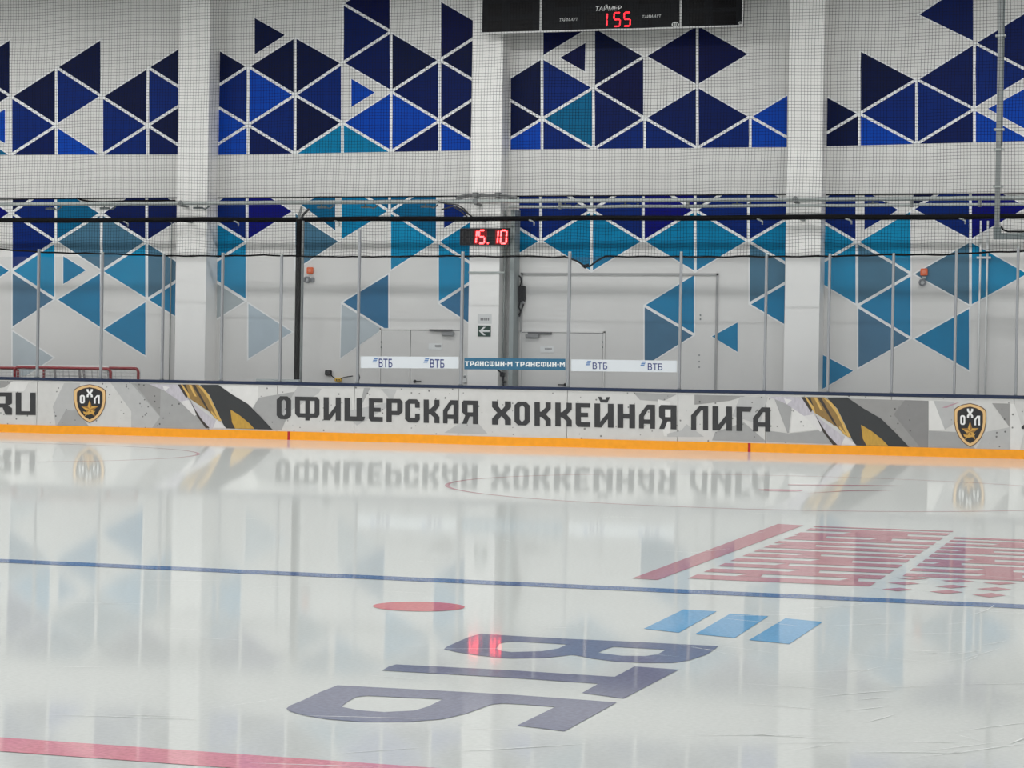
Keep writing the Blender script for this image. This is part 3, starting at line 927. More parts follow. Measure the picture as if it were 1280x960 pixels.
# end zone circles
pr = onZ(577, 600.5)
plf = onZ(219, 572.5)
for c, lab in (((pr.x + 4.5, pr.y), 'thin red face-off circle in front of the words'), ((plf.x - 4.5, plf.y), 'thin red face-off circle in front of the left shield')):
    v, f = ring(c[0], c[1], 4.44, 4.5)
    link('face_off_circle', v, f, IRT, None, fl)['label'] = lab
    o = link('face_off_spot', [(c[0] + .3 * math.cos(2 * math.pi * k / n), c[1] + .3 * math.sin(2 * math.pi * k / n), .002) for k in range(n)], [tuple(range(n))], IRT, None, fl)
    o['label'] = 'small far red spot inside a face-off circle'
rs = random.Random(3)
sv = []; sf = []
for k in range(90):
    px = rs.uniform(20, 1270); py = rs.uniform(640, 955)
    if k % 3 == 0:
        px = rs.uniform(950, 1275); py = rs.uniform(760, 950)
    p = onZ(px, py, .0025)
    a = rs.gauss(.35, .5) if k % 3 else rs.gauss(1.0, .25)
    L = rs.uniform(.2, .8)
    n_ = 6
    w_ = rs.uniform(.002, .006)
    cv = rs.uniform(-.3, .3)
    b0 = len(sv)
    x_, y_ = p.x, p.y
    for j in range(n_ + 1):
        ww = w_ * math.sin(math.pi * (j + .3) / (n_ + .6))
        sv.append((x_ - math.sin(a) * ww, y_ + math.cos(a) * ww, .0025)); sv.append((x_ + math.sin(a) * ww, y_ - math.cos(a) * ww, .0025))
        a += cv / n_
        x_ += math.cos(a) * L / n_; y_ += math.sin(a) * L / n_
    for j in range(n_):
        q_ = b0 + 2 * j
        sf.append((q_, q_ + 1, q_ + 3, q_ + 2)[::-1])
o = link('skate_scratches', sv, sf, ice('ice_scratch', (228, 230, 228), 0.02, 0.25, 0.25), None, fl)
o['kind'] = 'stuff'
f = Flat(Z=0.0)
f.poly([(985, 605.4), (1060, 606), (1135, 607.2), (1060, 607.2), (985, 606.2)], 0, (), .003)
f.poly([(1005, 616.8), (1060, 612.8), (1120, 613.2), (1060, 613.8)], 0, (), .003)
f.build('hash_mark', IRT, fl)
# bank logo in the ice
f = Flat(Z=0.0)
f.poly([(554.8, 811.3), (559, 808), (568, 804), (585, 796.5), (601.5, 791.9), (640, 794.6), (715, 798.6), (800, 802.6), (898.2, 807.5), (890, 814), (882, 818.5), (861.7, 825.3), (841.3, 828.6), (803.4, 828.6),
        (768.4, 826.7), (739.2, 823), (722, 819.4), (714, 818.6), (705.6, 819.6), (683.8, 822), (640, 823), (623.4, 822), (597, 818.9), (571, 815)], 0,
       [[(624, 804.6), (632, 802.4), (645, 801.8), (708.6, 805.4), (698.3, 810.4), (678, 813.8), (640, 815), (627, 813.6), (620.5, 810.5)],
        [(748, 815.8), (757, 811.6), (766.9, 808.4), (832.5, 811.9), (822.3, 817.7), (806.3, 820), (777, 819.6)]], .002)
f.poly([(477.5, 838), (486, 833), (495, 830.4), (640, 837.8), (768.4, 845.9), (793.1, 832.9), (848.6, 836.9), (779.4, 873.1), (727.5, 866), (748, 854.6), (640, 847.2)], 0, (), .002)
f.poly([(358, 885.7), (362, 882), (378.3, 875.4), (400, 865), (422, 856.5), (520, 861.6), (640, 868.2), (771.3, 877.8), (705.6, 914), (646.4, 906.7), (694, 883.6), (657.5, 880.6), (628, 879.2), (614.6, 880.4), (582.6, 892), (553.4, 898.8),
        (509.6, 902.3), (451.3, 902.3), (407.5, 898.8), (378.4, 893.8), (362, 889)], 0,
       [[(458.6, 869.6), (553.4, 874), (535.9, 882.7), (518.4, 888), (480.4, 890), (448.4, 887.7), (426.5, 883.3), (436, 876), (446, 871)]], .002)
f.build('ice_lettering', IN, fl)['label'] = 'large navy letters ВТБ frozen in the ice, tops towards the left'
f = Flat(Z=0.0)
f.poly([(804.8, 785.8), (854.4, 761.7), (896.1, 764), (848.6, 790.8)], 0, (), .002)
f.poly([(869, 792.5), (912.8, 766.9), (960.5, 770.2), (918.6, 797.3)], 0, (), .002)
f.poly([(936.1, 800), (981.7, 772.7), (1028.3, 777.3), (986.7, 805)], 0, (), .002)
f.build('ice_logo_bars', ILB, fl)['label'] = 'three light blue slanted bars frozen in the ice'
# pale red lettering block
f = Flat(Z=0.0)
f.poly([(789.7, 723), (822.3, 724.8), (930, 684.5), (1004.5, 656.6), (972.5, 654.8)], 0, (), .002)


def pxy(x, y, k=4.923, ox=1020, oy=640):
    return (ox + x / k, oy + y / k)


# each row: (y far, y near) at x=120 of the close view, running along the boards' direction
Lb0, Lb1 = (849.0, 727.5), (1019.0, 658.0)
Rb0, Rb1 = (1083.0, 736.0), (1190.5, 665.0)
WL = [92, 101, 118, 128, 158, 187, 212, 243, 270, 298, 336, 372, 412, 458]


def row_world_y(z):
    return onZ(*pxy(120, z)).y


def edge_x(p0, p1, y):
    a, b = onZ(*p0), onZ(*p1)
    t = (y - a.y) / (b.y - a.y)
    return a.x + (b.x - a.x) * t


redv = []; redf = []


def quadxy(x0, x1, x2, x3, ya, yb):
    k = len(redv)
    redv.extend([(x0, ya, .002), (x1, ya, .002), (x2, yb, .002), (x3, yb, .002)])
    redf.append((k, k + 1, k + 2, k + 3))


def rows(E0, E1, G0, G1, lines, merges, gap=0.24):
    ys = [row_world_y(z) for z in lines]
    for i in range(len(ys) - 1):
        far, near = ys[i], ys[i + 1]
        g = (far - near) * gap
        a, b = near + g * .5, far - g * .5
        xa0, xb0 = edge_x(E0, E1, a), edge_x(E0, E1, b)
        xa1, xb1 = edge_x(G0, G1, a), edge_x(G0, G1, b)
        quadxy(xa0, xa1, xb1, xb0, a, b)
        for (j, u, v) in merges:
            if j == i:                      # close the gap below this row between two fractions of its length
                lo, hi = near - g * .5, near + g * .5
                w = xa1 - xa0
                quadxy(xa0 + w * u, xa0 + w * v, xa0 + w * (v - .02), xa0 + w * (u + .04), lo, hi)


rows(Lb0, Lb1, Rb0, Rb1, [90, 101, 127, 158, 187, 212, 243, 270, 302, 336, 372, 412, 460],
     [(1, .3, .75), (2, .0, .25), (2, .55, .7), (4, .04, .3), (6, .3, .45), (7, .45, .7), (8, .3, .38), (9, .45, .62), (10, .22, .36), (10, .8, .9)], .42)
R2a, R2b = (1104.5, 738.0), (1201.0, 666.0)
R3a, R3b = (1290.0, 752.0), (1360.0, 676.0)
rows(R2a, R2b, R3a, R3b, [124, 143, 163, 186, 208, 232, 262, 290, 320, 352, 386],
     [(1, .35, .6), (3, .15, .42), (5, .3, .5), (6, .1, .3), (7, .45, .7), (8, .5, .8)], .44)
f.v += [Vector(v) for v in redv]
n0 = len(f.v) - len(redv)
f.f += [tuple(i + n0 for i in q) for q in redf]
f.fm += [0] * len(redf)
for cx_, cy_, w_, h_ in ((500, 476, 95, 11), (800, 491, 105, 12), (1065, 511, 105, 14), (540, 438, 100, 10), (830, 458, 105, 11), (1095, 474, 110, 12), (595, 408, 100, 9), (870, 424, 105, 9), (1130, 437, 105, 10)):
    f.poly([pxy(cx_ - w_, cy_ - 2), pxy(cx_ + 15, cy_ - h_), pxy(cx_ + w_, cy_ + 2), pxy(cx_, cy_ + h_)], 0, (), .002)
f.build('ice_lettering', IT, fl)['label'] = 'pale red striped lettering block frozen in the far right ice'

# ================================================================== glass and posts
posts = [(-42, 311), (47.5, 311.5), (127, 315), (203.5, 317), (277.5, 316), (351, 318), (448, 286), (577.3, 314.5), (711, 314.5), (850.3, 314.5), (957, 318), (1036, 317), (1115.8, 316.5), (1194.3, 311.5), (1271.3, 308)]
plabel = [None,
          'slim grey glass post above the letters RU, near the front goal\'s left upright', 'slim grey glass post passing in front of the red goal crossbar, above the left shield',
          'slim grey glass post just left of the first pillar, beside two thin cables', 'slim grey glass post just right of the first pillar', 'slim grey glass post next to the thick black upright',
          'tallest grey glass post, at the left end of the white ВТБ strip', 'grey glass post between the white ВТБ strip and the blue sponsor strip', 'grey glass post between the blue sponsor strip and the second white ВТБ strip',
          'grey glass post at the right end of the second white ВТБ strip', 'slim grey glass post just left of the pillar above the word ЛИГА', 'slim grey glass post just right of the pillar beside the small teal triangle',
          'slim grey glass post left of the orange alarm box over the slate triangles', 'slim grey glass post right of the orange alarm box, left of the white riser pipes', 'slim grey glass post at the right edge, right of the white riser pipes']
pxw = []
for (px, pt), lab in zip(posts, plabel):
    x = xat(px, 400, YG)
    pxw.append(x)
    if lab is None:
        continue
    zt = zat(px, pt, YG)
    hw = 0.026 if px not in (577.3, 711) else 0.03
    e = empty('glass_post', (x, YG, 1.225), lab, 'post', 'glass posts on the end boards')
    MB().box(x - hw, x + hw, YG - .035, YG + .035, 1.24, zt - 0.03, bev=.01).build('upright', GREYMET, e)
    MB().box(x - hw * 1.14, x + hw * 1.14, YG - .05, YG + .05, 1.225, 1.24).build('base_plate', STEEL, e)
    MB().box(x - hw * .8, x + hw * .8, YG - .03, YG + .03, zt - 0.03, zt).build('end_cap', LGREY, e)
glabel = ['clear glass pane at the left edge, above the letters RU', 'clear glass pane in front of the left part of the goals', 'clear glass pane between the left shield and the first pillar',
          'clear glass pane in front of the first pillar', 'clear glass pane right of the first pillar, over the pale grey triangles', 'clear glass pane crossed by the thick black upright',
          'clear glass pane with the white strip in front of the two-leaf door', 'clear glass pane with the blue sponsor strip in front of the clock pillar', 'clear glass pane with the white strip in front of the wicket door',
          'clear glass pane in front of the right end of the large gate', 'clear glass pane in front of the pillar above the word ЛИГА', 'clear glass pane right of that third pillar, over slate triangles',
          'clear glass pane in front of the right-hand orange alarm box', 'clear glass pane in front of the two white riser pipes']
panes = []
for i in range(len(pxw) - 1):
    a, b = pxw[i] + .036, pxw[i + 1] - .036
    zt = zat((posts[i][0] + posts[i + 1][0]) / 2, 321, YG)
    o = MB().box(a, b, YG - .006, YG + .006, 1.2255, zt).build('plexiglass_screen', PLEXI)
    tag(o, glabel[i], 'glass pane', 'glass panes above the end boards')
    panes.append(o)
# sponsor strips stuck to three panes
STW = mat('strip_white', (212, 217, 222), 0.4)
STB = mat('strip_blue', (60, 106, 134), 0.4, spec=0.2)
VT = [mat('bank_blue', (52, 62, 120), 0.4), mat('bank_bars', (72, 118, 176), 0.4)]


def strip(pane, x0, x1, yt0, yt1, h, m, logos, label):
    y = YG - .0085
    f = Flat(Y=y)
    f.poly([(x0, yt0), (x1, yt1), (x1, yt1 + h), (x0, yt0 + h)])
    s = f.build('sponsor_strip', m, pane)
    s['label'] = label
    for lg in logos:
        g = Flat(Y=y)
        if lg[0] == 'v':
            _, bx, by, tx0, tx1, ty0, ty1 = lg
            text_into(g, 'ВТБ', (tx0, tx1, ty0, ty1, ty0 + .3, ty1 + .3), 0, .002, 0, .012)
            for k in range(3):
                yy = by + k * 2.0
                xx = bx - k * 0.9
                g.poly([(xx + .7, yy), (xx + 5.6, yy), (xx + 4.9, yy + 1.35), (xx, yy + 1.35)], 1, (), .002)
            g.build('bank_logo', VT, s)
        else:
            _, tx0, tx1, ty0, ty1, sl = lg
            wd = 'ТРАНСФИН·М'
            ws = [1, 1, 1, 1, 1, 1.25, 1, 1, .35, 1.2]
            unit = (tx1 - tx0) / (sum(ws) + .22 * 9)
            xx = tx0
            tp = lambda x: ty0 + (x - tx0) / (tx1 - tx0) * sl
            bt = lambda x: ty1 + (x - tx0) / (tx1 - tx0) * sl
            for c, w_ in zip(wd, ws):
                if c == '·':
                    my = (tp(xx) + bt(xx)) / 2
                    g.poly([(xx, my - .8), (xx + unit * .35, my - .8), (xx + unit * .35, my + .8), (xx, my + .8)], 0, (), .002)
                else:
                    glyph(g, c, xx, xx + unit * w_, tp, bt, 0, .002)
                xx += unit * (w_ + .22)
            g.build('sponsor_lettering', [WHITEP], s)


strip(panes[6], 450.8, 573.4, 445.4, 446.0, 14.6, STW, [('v', 467, 447.6, 473.5, 490.5, 448.2, 459), ('v', 531, 448, 537.5, 555.5, 448.8, 459.6)], 'white strip with two ВТБ logos')
strip(panes[7], 580.4, 706.8, 447.3, 448.4, 14.4, STB, [('t', 581.4, 640.4, 451.5, 457.6, .5), ('t', 644, 706, 452.2, 458.2, .5)], 'blue strip lettered ТРАНСФИН·М twice')
strip(panes[8], 714, 846.2, 449.2, 450.8, 14.6, STW, [('v', 733.6, 451.2, 740.7, 759.2, 453, 461.4), ('v', 802, 452, 809.7, 828, 454, 462.6)], 'second white strip with two ВТБ logos')

# pale sill ledge on the boards at the thick black upright
a, b = onY(322, 476, YG + .11), onY(376, 477, YG + .11)
o = MB().box(a.x, b.x, YG + .01, YG + .09, 1.2255, 1.2255 + .055, bev=.012).build('sill_rail', mat('sill_alu', (176, 182, 182), 0.4, 0.3))
tag(o, 'short pale metal rail lying on the navy cap by the black upright', 'rail')

# ================================================================== safety netting
hem = [(-60, 309), (0, 311.5), (40, 314.5), (70, 316), (126, 317), (180, 319), (220, 320), (280, 320), (330, 319), (400, 321), (480, 321), (560, 320), (600, 320.6), (640, 321), (660, 320), (690, 322), (706, 320.5), (722, 327),
       (731, 333), (737, 333), (746, 326), (757, 320.5), (800, 321), (860, 321), (900, 321.5), (920, 320.5), (960, 321), (1020, 320.5), (1060, 320), (1110, 318.5), (1180, 318.5), (1220, 316), (1280, 314), (1340, 310)]
hemw = [onY(x, y, YN) for x, y in hem]


def hem_z(x):
    if x <= hemw[0].x:
        return hemw[0].z
    for a, b in zip(hemw[:-1], hemw[1:]):
        if x <= b.x:
            t = (x - a.x) / (b.x - a.x)
            return a.z + (b.z - a.z) * t
    return hemw[-1].z


NX0, NX1, NZ1 = hemw[0].x, hemw[-1].x, 10.4
STEP = 0.0655


def warp(x, z):
    k = max(0.0, 1 - (z - 3.9) / 1.6)
    dx = 0.010 * math.sin(z * 2.1 + x * .7)
    dz = 0.010 * math.sin(x * 1.3) + k * 0.016 * math.sin(x * 5.1 + z * 2) + 0.006 * math.sin(x * 3.7 + z)
    return Vector((x + dx, YN + 0.012 * math.sin(x * 2 + z * 3), z + dz))


net = MB()
r = 0.0027


def strand(pts):
    n = len(net.v)
    k = len(pts)
    hor = abs(pts[-1].x - pts[0].x) > abs(pts[-1].z - pts[0].z)
    for p in pts:
        if hor:
            net.v += [p + Vector((0, -r, 0)), p + Vector((0, 0.6 * r, r)), p + Vector((0, 0.6 * r, -r))]
        else:
            net.v += [p + Vector((0, -r, 0)), p + Vector((r, 0.6 * r, 0)), p + Vector((-r, 0.6 * r, 0))]
    for i in range(k - 1):
        for s_ in range(3):
            t_ = (s_ + 1) % 3
            net.f.append((n + i * 3 + s_, n + i * 3 + t_, n + i * 3 + 3 + t_, n + i * 3 + 3 + s_))
            net.fm.append(0)


x = NX0
while x < NX1:
    zb = hem_z(x)
    zs = [zb + (NZ1 - zb) * (t / 14) ** 1.3 for t in range(15)]
    pts = [warp(x, z) for z in zs]
    pts[0] = Vector((x, YN, zb))
    strand(pts)
    x += STEP
z = NZ1
while z > 3.6:
    xs = [NX0 + (NX1 - NX0) * t / 150 for t in range(151)]
    run = []
    for xx in xs:
        if z > hem_z(xx):
            run.append(warp(xx, z))
        else:
            if len(run) > 1:
                strand(run)
            run = []
    if len(run) > 1:
        strand(run)
    z -= STEP
e = empty('safety_net', ((NX0 + NX1) / 2, YN, 3.9), 'fine dark safety netting hanging over the wall down to the glass', 'net')
net.build('netting', NETM, e)
hp = []
for i in range(len(hemw) - 1):
    for t in range(6):
        p = hemw[i].lerp(hemw[i + 1], t / 6)
        hp.append(p + Vector((0, -.01, 0.006 * math.sin(p.x * 9))))
MB().tube(hp, 0.02, 6).build('hem_rope', BLACK, e, True)['label'] = 'black hem rope sagging at its middle'
p = onY(732, 333.5, YN)
MB().tube([p + Vector((-.07, -.03, .03)), p + Vector((0, -.05, 0)), p + Vector((.08, -.03, .05))], [.02, .045, .02], 8).build('rope_knot', BLACK, e, True)
MB().tube([(NX0, YN, NZ1), (NX1, YN, NZ1)], 0.012, 6).build('head_cable', STEEL, e)

# ================================================================== pipes and rails
def pipe_line(pts, y, r_, n=10):
    return [onY(px, py, y) for px, py in pts]


def level(px, py, y):
    return zat(px, py, y)


# heavy black pipe with small pale outlets
YK = 46.2
zk = (level(0, 276, YK) + level(640, 273.2, YK) + level(1280, 270, YK)) / 3
e = empty('black_pipe', (-15, YK, zk), 'thick black pipe running the whole length below the grey pipes', 'pipe')
xa, xb = xat(-60, 275, YK), xat(1340, 270, YK)
MB().tube([(xa + (xb - xa) * k / 20, YK, zk + .008 * math.sin(k * 1.7)) for k in range(21)], 0.054, 10).build('pipe_body', BLACK, e, True)
for a, b in PIL:
    xm = (a + b) / 2
    MB().box(xm - .03, xm + .03, YK + .04, YP - .001, zk - .03, zk + .03).build('wall_bracket', DARKG, e)
for px in (160, 298, 424, 667, 952, 1063, 1205):
    p = onY(px, 276, YK)
    m = MB().tube([(p.x - .09, YK - .03, zk - .035), (p.x - .02, YK - .06, zk - .06), (p.x + .03, YK - .06, zk - .085), (p.x + .03, YK - .06, zk - .15)], .018, 7)
    m.build('outlet', LGREY, e, True)
# upper pale pipes
YU = 46.55
z1 = (level(0, 256.5, YU) + level(640, 252.2, YU) + level(1280, 245.5, YU)) / 3
e = empty('service_pipe', (-15, YU, z1), 'pale grey service pipe running the whole length under the netting', 'pipe')
MB().tube([(xa + (xb - xa) * k / 16, YU, z1) for k in range(17)], 0.045, 10).build('pipe_body', LGREY, e, True)
for a, b in PIL:
    xm = (a + b) / 2 - .12
    MB().box(xm - .04, xm + .04, YU + .02, YP - .001, z1 - .07, z1 - .035).build('wall_bracket', STEEL, e)
    MB().disc((xm, 0, z1), .062, YU - .055, YU - .045, 12, 0).build('clamp', STEEL, e)
for px in (60, 128, 245, 400, 455, 530, 705, 780, 920, 1090):
    p = onY(px, 262, YU)
    m = MB().box(p.x - .1, p.x + .12, YU + .06, YU + .12, z1 - .12, z1 - .075)
    m.tube([(p.x, YU + .09, z1 - .075), (p.x, YU + .09, z1 + .0)], .015, 6)
    m.tube([(p.x + .1, YU + .09, z1 - .1), (p.x + .2, YU + .06, z1 - .13), (p.x + .3, YU + .06, z1 - .06)], .018, 6)
    m.build('hanger', DARKG, e)
z2 = (level(660, 258, YU - .1) + level(960, 257.5, YU - .1) + level(1280, 255, YU - .1)) / 3
e = empty('service_pipe', (xat(960, 257, YU), YU - .1, z2), 'thinner pale pipe just below the long one, starting at the clock pillar', 'pipe')
xs0 = xat(636, 257, YU - .1)
MB().tube([(xs0 + (xb - xs0) * k / 16, YU - .1, z2 - .01 * math.sin(math.pi * k / 4) ** 2) for k in range(17)], 0.032, 10).build('pipe_body', LGREY, e, True)
for px in (700, 860, 1140, 1225):
    p = onY(px, 257, YU - .1)
    MB().box(p.x - .03, p.x + .03, YU - .14, YU - .06, z2 - .05, z1 - .05).build('hanger', STEEL, e)
# black cable sagging above the pipe on the left bay, bundle above the clock pillar
m = MB()
m.tube([onY(px, py, YW - .021) for px, py in ((96, 247.6), (102, 250), (112, 251.6), (130, 252.2), (165, 251), (200, 250.6), (219, 250.8))], .02, 6)
tag(m.build('cable', BLACK, None, True), 'black cable sagging above the pale pipe left of the first pillar', 'cable')
m = MB()
Yc = YP - .12
pts = [(570, 247.5), (578, 244.8), (586, 243.2), (594, 244.4), (602, 242.8), (612, 244), (622, 243.2), (632, 244.6), (646, 247)]
m.tube([onY(px, py, Yc) for px, py in pts], .03, 7)
m.tube([onY(px, py + 2.4, Yc - .02) for px, py in pts[::2]], .02, 6)
for px in (594, 622):
    p = onY(px, 243.6, Yc)
    m.box(p.x - .05, p.x + .05, Yc - .05, YP - .001, p.z - .05, p.z + .05)
tag(m.build('cable_bundle', mat('bundle_grey', (120, 122, 122), 0.5), None, False), 'grey cable bundle clipped to the pillar above the digital clock', 'cables')
m = MB()
for (pts) in ([(548, 252), (560, 255), (572, 256), (580, 261), (587, 269)], [(552, 262), (566, 258), (576, 264), (584, 271)], [(570, 258), (578, 262), (590, 271)]):
    m.tube([onY(px, py, 46.42) for px, py in pts], .016, 7)
tag(m.build('hose', mat('hose_grey', (58, 60, 62), 0.6), None, True), 'dark looped hoses hanging from the pipes left of the clock pillar', 'hose')

# thick black upright with grey rail and curved top
YS = 45.75
e = empty('cable_mast', (xat(373, 400, YS), YS, ZA), 'thick black upright with ribbed hose and curved top', 'mast')
x0 = xat(372, 400, YS)
zt = zat(373, 276, YS)
m = MB()
pp = []
k = 0
zz = ZA
while zz < zt:
    pp.append((x0, YS, zz)); pp.append((x0, YS, zz + .035)); zz += .05
rr = [.058 if (i // 1) % 2 == 0 else .066 for i in range(len(pp))]
m.tube(pp, rr, 10)
m.build('ribbed_hose', BLACK, e, True)
MB().box(x0 + .075, x0 + .115, YS - .03, YS + .03, ZA, zt).build('grey_rail', STEEL, e)
b = []
for k in range(9):
    t = k / 8
    b.append(Vector((x0 + .02 + .17 * t ** 2, YS + .1 * t, zt - .1 + .36 * t ** .75)))
MB().tube(b, .026, 9).build('curved_top', mat('hose_grey', (58, 60, 62)), e, True)
MB().tube([Vector((x0 - .02, YS, zt - .1)), Vector((x0 - .01, YS + .03, zt + .12)), Vector((x0 + .02, YS + .08, zt + .3))], .03, 8).build('curved_top', STEEL, e, True)

# grey steel column beside the clock pillar
x0, x1 = xat(636.5, 400, YP + .16), xat(648.5, 400, YW)
z0 = ZA
e = empty('steel_column', ((x0 + x1) / 2, YP + .2, ZA), 'dark grey steel column standing against the clock pillar', 'column')
MB().box(x0, x1, YP + .16, YW - .01, ZA, zat(642, 262, YP + .2)).build('shaft', mat('column_grey', (150, 158, 158), 0.5), e)
MB().tube([(PIL[1][1] + .02, YP + .3, ZA), (PIL[1][1] + .02, YP + .3, zat(642, 262, YP))], .018, 8).build('conduit', LGREY, e, True)
MB().box(PIL[1][0] - .01, PIL[1][1] + .12, YP - .03, YP + .0, zat(600, 341.5, YP), zat(600, 339.5, YP)).build('strap', LGREY, e)

# right-hand vertical rail with clamps and bent channel
YV = 46.1
zb = zat(1249, 284, YV)
xt_ = xat(1250, 140, YV)
e = empty('hanging_rail', (xt_, YV, zb), 'grey vertical rail at the right with clamps and an elbow at its foot', 'rail')
MB().box(xt_ - .065, xt_ + .03, YV - .04, YV + .04, zb, 12.0).build('rail_body', STEEL, e)
MB().box(xt_ + .035, xt_ + .06, YV - .02, YV + .02, zat(1250, 182, YV), 12.0).build('side_rod', DARKG, e)
for py in (45, 162, 187, 233):
    z = zat(1250, py, YV)
    MB().box(xt_ - .11, xt_ + .09, YV - .055, YV + .055, z - .02, z + .02).build('clamp', LGREY, e)
m = MB()
m.box(xt_ - .08, xt_ + .06, YV - .06, YV + .06, zb - .24, zb)
m.box(xt_ + .06, xt_ + 2.2, YV - .06, YV + .06, zb - .24, zb - .12)
m.build('elbow_channel', DARKG, e)
p = zb - .09
MB().tube([(xt_ + .07, YV - .05, zb + .02), (xt_ + .1, YV - .05, zb - .05), (xt_ + .2, YV - .05, p), (xt_ + 2.1, YV - .05, p)], .02, 7).build('loop_cable', BLK2, e, True)

# white riser pipes at the right and thin cables at the left
for px, lab in ((1224.5, 'thin white riser pipe on the teal triangle, the one nearer the orange alarm'), (1233.3, 'thin white riser pipe on the teal triangle, the one nearer the hanging rail')):
    x = xat(px, 370, YW - .08)
    zt = zat(px + 1, 276, YW - .08)
    e = empty('riser_pipe', (x, YW - .08, ZA), lab, 'pipe', 'white riser pipes on the right')
    MB().tube([(x, YW - .08, ZA), (x, YW - .08, zt)], .02, 8).build('pipe_body', WHITEP, e, True)
    z = zat(px, 322, YW - .08)
    MB().box(x - .07, x + .07, YW - .11, YW - .022, z - .02, z + .02).build('clamp', WHITEP, e)
for px, lab, mm in ((212.8, 'thin pale cable running down just left of the first pillar', LGREY), (219.4, 'thin dark cable running down along the edge of the first pillar', BLK2)):
    x = xat(px, 400, YW - .05)
    zt = zat(px, 282, YW - .05)
    m = MB().tube([(x, YW - .05, ZA), (x, YW - .05, zt), (x + .02, YW - .09, zt + .06), (x - .05, YW - .2, zt + .12)], .014, 6)
    tag(m.build('cable', mm, None, True), lab, 'cable')

# ================================================================== scoreboard
YSB = YP - .35
bx0, bx1 = xat(601.8, 30, YSB), xat(928.6, 20, YSB)
bz = (zat(601.8, 43, YSB) + zat(928.6, 31.5, YSB)) / 2
e = empty('scoreboard', ((bx0 + bx1) / 2, YSB, bz), 'black electronic scoreboard with pale frame showing red 155', 'scoreboard')
PANEL = mat('score_panel', (17, 19, 23), 0.4, spec=0.12)
DIGOFF = mat('digit_unlit', (3, 3, 5), 0.3, spec=0.1)
MB().box(bx0, bx1, YSB, YSB + .12, bz, bz + 2.1).build('housing', PANEL, e)
m = MB()
t = .022
m.box(bx0 - .01, bx1 + .01, YSB - .012, YSB, bz - .012, bz + t)
m.box(bx0 - .01, bx0 + t - .004, YSB - .012, YSB, bz + t, bz + 2.1)
m.box(bx1 - t + .004, bx1 + .01, YSB - .012, YSB, bz + t, bz + 2.1)
m.build('frame', mat('pale_frame', (206, 206, 206), 0.4), e)
for px in (676, 850.8):
    x = xat(px, 20, YSB)
    MB().box(x - .02, x + .02, YSB - .014, YSB, bz + t, bz + 2.1).build('divider', mat('pale_frame', (206, 206, 206), 0.4), e)
RED = glow('led_red', (255, 36, 50), 2.6)
SL = -.034
f = Flat(Y=YSB)
for (x0, y0, x1, y1) in ((609.5, 5, 627, 20.5), (638, 4, 665.5, 18.5), (609.5, 26, 627, 40), (638, 25, 665.5, 39.5), (694, -10, 726, 9.5), (799, -12, 832, 5), (731.5, 16.5, 756, 35.5), (711, 28, 715, 37), (811, 24, 815, 33.5),
                         (861, -4, 880, 11), (891, -6, 920, 10), (861, 17, 880, 32), (891, 15, 920, 31)):
    f = Flat(Y=YSB)
    f.poly([(x0, y0), (x1, y0 + (x1 - x0) * SL), (x1, y1 + (x1 - x0) * SL), (x0, y1)], 0, (), .003)
    f.build('digit_window', DIGOFF, e)
for ch, a, b, c, d in (('1', 752, 758.3, 16.6, 33.4), ('5', 767, 774.8, 15.9, 33), ('5', 779.6, 787.4, 15.5, 32.6)):
    f = Flat(Y=YSB)
    seg_digit(f, ch, a, b, c, d, 0, .005, 1.7, SL, .05)
    f.build('lit_digit', RED, e)['label'] = 'glowing red digit ' + ch
for t_, q_, sh, bo in (('ТАЙМЕР', (744.5, 777, 6.4, 13.8, 5.2, 12.6), .2, .012), ('ТАЙМ-АУТ', (699.5, 722.5, 22, 26.8, 21, 25.8), .2, 0), ('ТАЙМ-АУТ', (803, 826.5, 18, 22.8, 17, 21.8), .2, 0)):
    f = Flat(Y=YSB)
    text_into(f, t_, q_, 0, .004, sh, bo)
    f.build('caption', WHITEP, e)['label'] = 'white word ' + t_
for cx, cy, rx, ry in ((844.2, 30.8, 4.6, 3.6), (925.6, 29, 2.8, 2.2)):
    f = Flat(Y=YSB)
    f.poly([(cx + rx * math.cos(2 * math.pi * k / 20), cy + ry * math.sin(2 * math.pi * k / 20)) for k in range(20)], 0, (), .004)
    for dx in (-.55, 0, .5):
        f.poly([(cx + rx * dx - .6, cy - ry * .45), (cx + rx * dx + .6, cy - ry * .45), (cx + rx * dx + .4, cy + ry * .45), (cx + rx * dx - .7, cy + ry * .45)], 1, (), .006)
    f.build('maker_badge', [WHITEP, BLK2], e)
for x in (bx0 + .5, (bx0 + bx1) / 2, bx1 - .5):
    MB().tube([(x, YSB + .06, bz + 2.1), (x, YSB + .06, 12.0)], .012, 6).build('hanger_cable', STEEL, e)
m = MB()
m.box(bx0 + .25, bx0 + .35, YSB + .12, YP - .001, bz + .8, bz + .9)
m.build('wall_bracket', STEEL, e)

